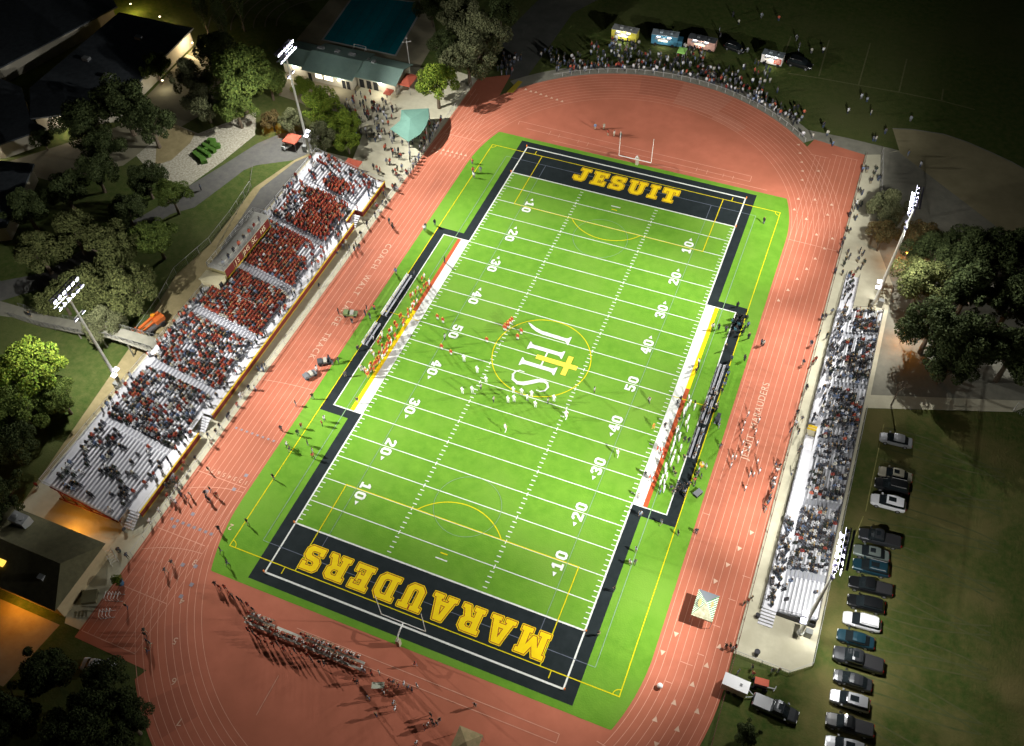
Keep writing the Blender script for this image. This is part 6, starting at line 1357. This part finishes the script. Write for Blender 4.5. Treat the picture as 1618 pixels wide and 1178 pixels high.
P('at the visitor fence by the lower stand', 1060, 880, 4.365, [(500, 335), (525, 315), (550, 300), (375, 630), (405, 625), (420, 645), (440, 635)], mixp=(.1, .8))
P('beside the trailer at lower right', 1150, 1040, 10.7, [(160, 262), (402, 182), (412, 292), (742, 242), (842, 232)], mixp=(.1, .3))
P('standing alone inside the right touchline', 810, 590, 3.993, [(800, 905), (935, 955), (1155, 1010), (1040, 1020), (775, 1125)], mixp=(0, .5))
P('standing alone inside the right touchline', 810, 883, 3.993, [(642, 205), (740, 35), (770, 35), (540, 480)], mixp=(0, .5))
P('standing alone inside the right touchline', 810, 295, 3.993, [(1583, 230)], mixp=(0, .5))
z6 = (520, 1010, 6.22)
P('at the lower D area behind the goal post', *z6, [(852, 262), (1435, 665), (400, 600), (640, 645), (655, 705), (465, 760), (1003, 760), (1012, 810), (1062, 840), (1092, 810), (942, 880), (975, 860), (862, 1035), (1030, 850)], mixp=(.1, .6))
P('around the table on the lower D area', *z6, [(500, 345), (352, 325), (330, 305), (282, 435), (262, 425), (600, 425), (640, 440), (682, 465), (742, 460), (782, 495), (822, 515), (870, 475), (545, 540), (580, 500), (425, 350)], mixp=(.3, .3))
for row, (y, n) in enumerate(((-61.7, 26), (-62.7, 20))):
    for i in range(n):
        x = -22.9 + i * (19 / n) + rs.random() * .4
        if (-19 < x < -14.5) and row == 0: continue
        IND.append(dict(zone='seated on the band benches', p=Vector((x, y, .03)), shirt=rs.choice([REDS[0], REDS[2], LIGHTS[3], LIGHTS[0], LIGHTS[5], DARKS[0]]), pants=rs.choice(['khaki', 'white']), head=rs.choice(['brown', 'black', 'cap']), pose='sit', pad=False, face=PI / 2 + rs.uniform(-.3, .3), what=None, cut=False))
for i in range(24):
    x = -30.5 + i * .95 + rs.random() * .5; y = -59.2 - i * .17 - rs.random() * .6 if x < -22 else -64.0 - rs.random() * .8
    IND.append(dict(zone='standing beside the band benches', p=Vector((x, y, .03)), shirt=rs.choice(REDS[:3] + DARKS[:2]), pants='dark', head=rs.choice(['brown', 'black']), pose=rs.choice(['stand', 'walk']), pad=False, face=PI / 2 + rs.uniform(-.8, .8), what=None, cut=False))
P('on the dark practice field at upper right', 1215, 0, 3.993, [(580, 625), (615, 645), (495, 715), (640, 725), (365, 855), (340, 805), (890, 765), (730, 845), (655, 892), (672, 892), (875, 985), (950, 1055), (120, 745), (142, 755), (162, 742), (212, 862), (272, 872), (400, 922), (180, 335)], mixp=(0, .2))
P('on the left road and lane', 0, 295, 3.993, [(1180, 55), (1190, 45), (1270, 20), (200, 825)], mixp=(.2, .5))
P('on the left road and lane', 0, 590, 3.993, [(240, 715)], mixp=(.9, .1))
P('by the top high jump area', 810, 0, 3.993, [(520, 815), (575, 815), (640, 860), (600, 855), (680, 870)], mixp=(.1, .2))
IND.sort(key=lambda d: (d['p'] - CAM_T).length)
keep, rest = IND[:330], IND[330:]
for d in rest: CROWD.append((d['p'].x, d['p'].y, d['p'].z, d['face'], 'stand', d['shirt'], PANTS[d['pants']], HEADS[d['head']]))
ZC = {}
for d in keep: ZC.setdefault(d['zone'], []).append(d)
WJN = {'white': 'white', 'gold': 'gold', 'dark': 'dark', 'denim': 'denim', 'khaki': 'khaki', 'grey': 'grey'}
right = RM @ Vector((0, 1, 0)); right = Vector((right.x, right.y)).normalized()
rx_ = RM @ Vector((1, 0, 0)); rx_ = Vector((rx_.x, rx_.y)).normalized()
for zone, L in ZC.items():
    band = zone.startswith('seated on the band') or zone.startswith('standing beside the band')
    L.sort(key=(lambda d: d['p'].dot(Vector((rx_.x, rx_.y, 0)))) if band else (lambda d: d['p'].dot(Vector((right.x, right.y, 0)))))
    for i, d in enumerate(L):
        o = bpy.data.objects.new('person', variant(d['pose'], d['pad'], d['pants'], d['head'])); C.objects.link(o)
        o.location = d['p']; o.rotation_euler = (0, 0, d['face']); s = rn.uniform(1.02, 1.12) * (1.12 if d['pad'] else 1); o.scale = (s, s, s); o.color = (*d['shirt'], 1)
        cn = CNAME.get(d['shirt'], 'dark')
        who = d['what'] or 'person'
        if 'kit' in zone or 'in ' == zone[:3]: body_ = '%s %s, %s from the %s' % (who, zone, ordw(i), 'left' if band else 'bottom')
        else: body_ = '%s in %s %s, %s from %s' % (who, cn, zone, ordw(i), 'left' if band else 'bottom')
        tag(o, body_, 'person', 'people ' + zone)
# ---- one mesh for the rest of the crowd
cv_, cf_, cl_, cc_ = [], [], [], []
vo = 0; Vs = []; Fs = []; Cs = []; Ls = []
for x, y, z, rz, pose, sh, pa, ha in CROWD:
    co, vc, fv, fn = LOW['stand' if pose not in LOW else pose]; c, s = math.cos(rz), math.sin(rz); k = rn.uniform(.92, 1.05)
    w = co * k; w = np.stack([w[:, 0] * c - w[:, 1] * s + x, w[:, 0] * s + w[:, 1] * c + y, w[:, 2] + z], 1); Vs.append(w)
    pal = np.array([ha, (.30, .19, .13), sh, pa, (.05, .05, .05)]); Cs.append(pal[vc]); 
    Fs.append(fv + vo); Ls.append(fn)
    vo += len(co)
me = bpy.data.meshes.new('crowd'); Vs = np.concatenate(Vs); Cs = np.concatenate(Cs)
me.vertices.add(len(Vs)); me.vertices.foreach_set('co', Vs.ravel().astype(np.float32))
ll = np.concatenate(Ls).astype(np.int32); li = np.concatenate(Fs).astype(np.int32)
me.loops.add(len(li)); me.loops.foreach_set('vertex_index', li); me.polygons.add(len(ll)); me.polygons.foreach_set('loop_start', np.concatenate([[0], np.cumsum(ll)[:-1]]).astype(np.int32)); me.update(calc_edges=True)
at = me.color_attributes.new('cloth', 'FLOAT_COLOR', 'POINT'); at.data.foreach_set('color', np.concatenate([Cs, np.ones((len(Cs), 1))], 1).ravel().astype(np.float32))
me.materials.append(mat('crowd_clothes', (.5, .5, .5), rough=.9, attr='cloth'))
o = bpy.data.objects.new('crowd', me); C.objects.link(o); tag(o, 'dense seated and standing crowd in red, dark and pale clothes around the field', 'crowd', None, 'stuff')
print('PEOPLE', len(IND), len(keep), len(CROWD), len(me.polygons))
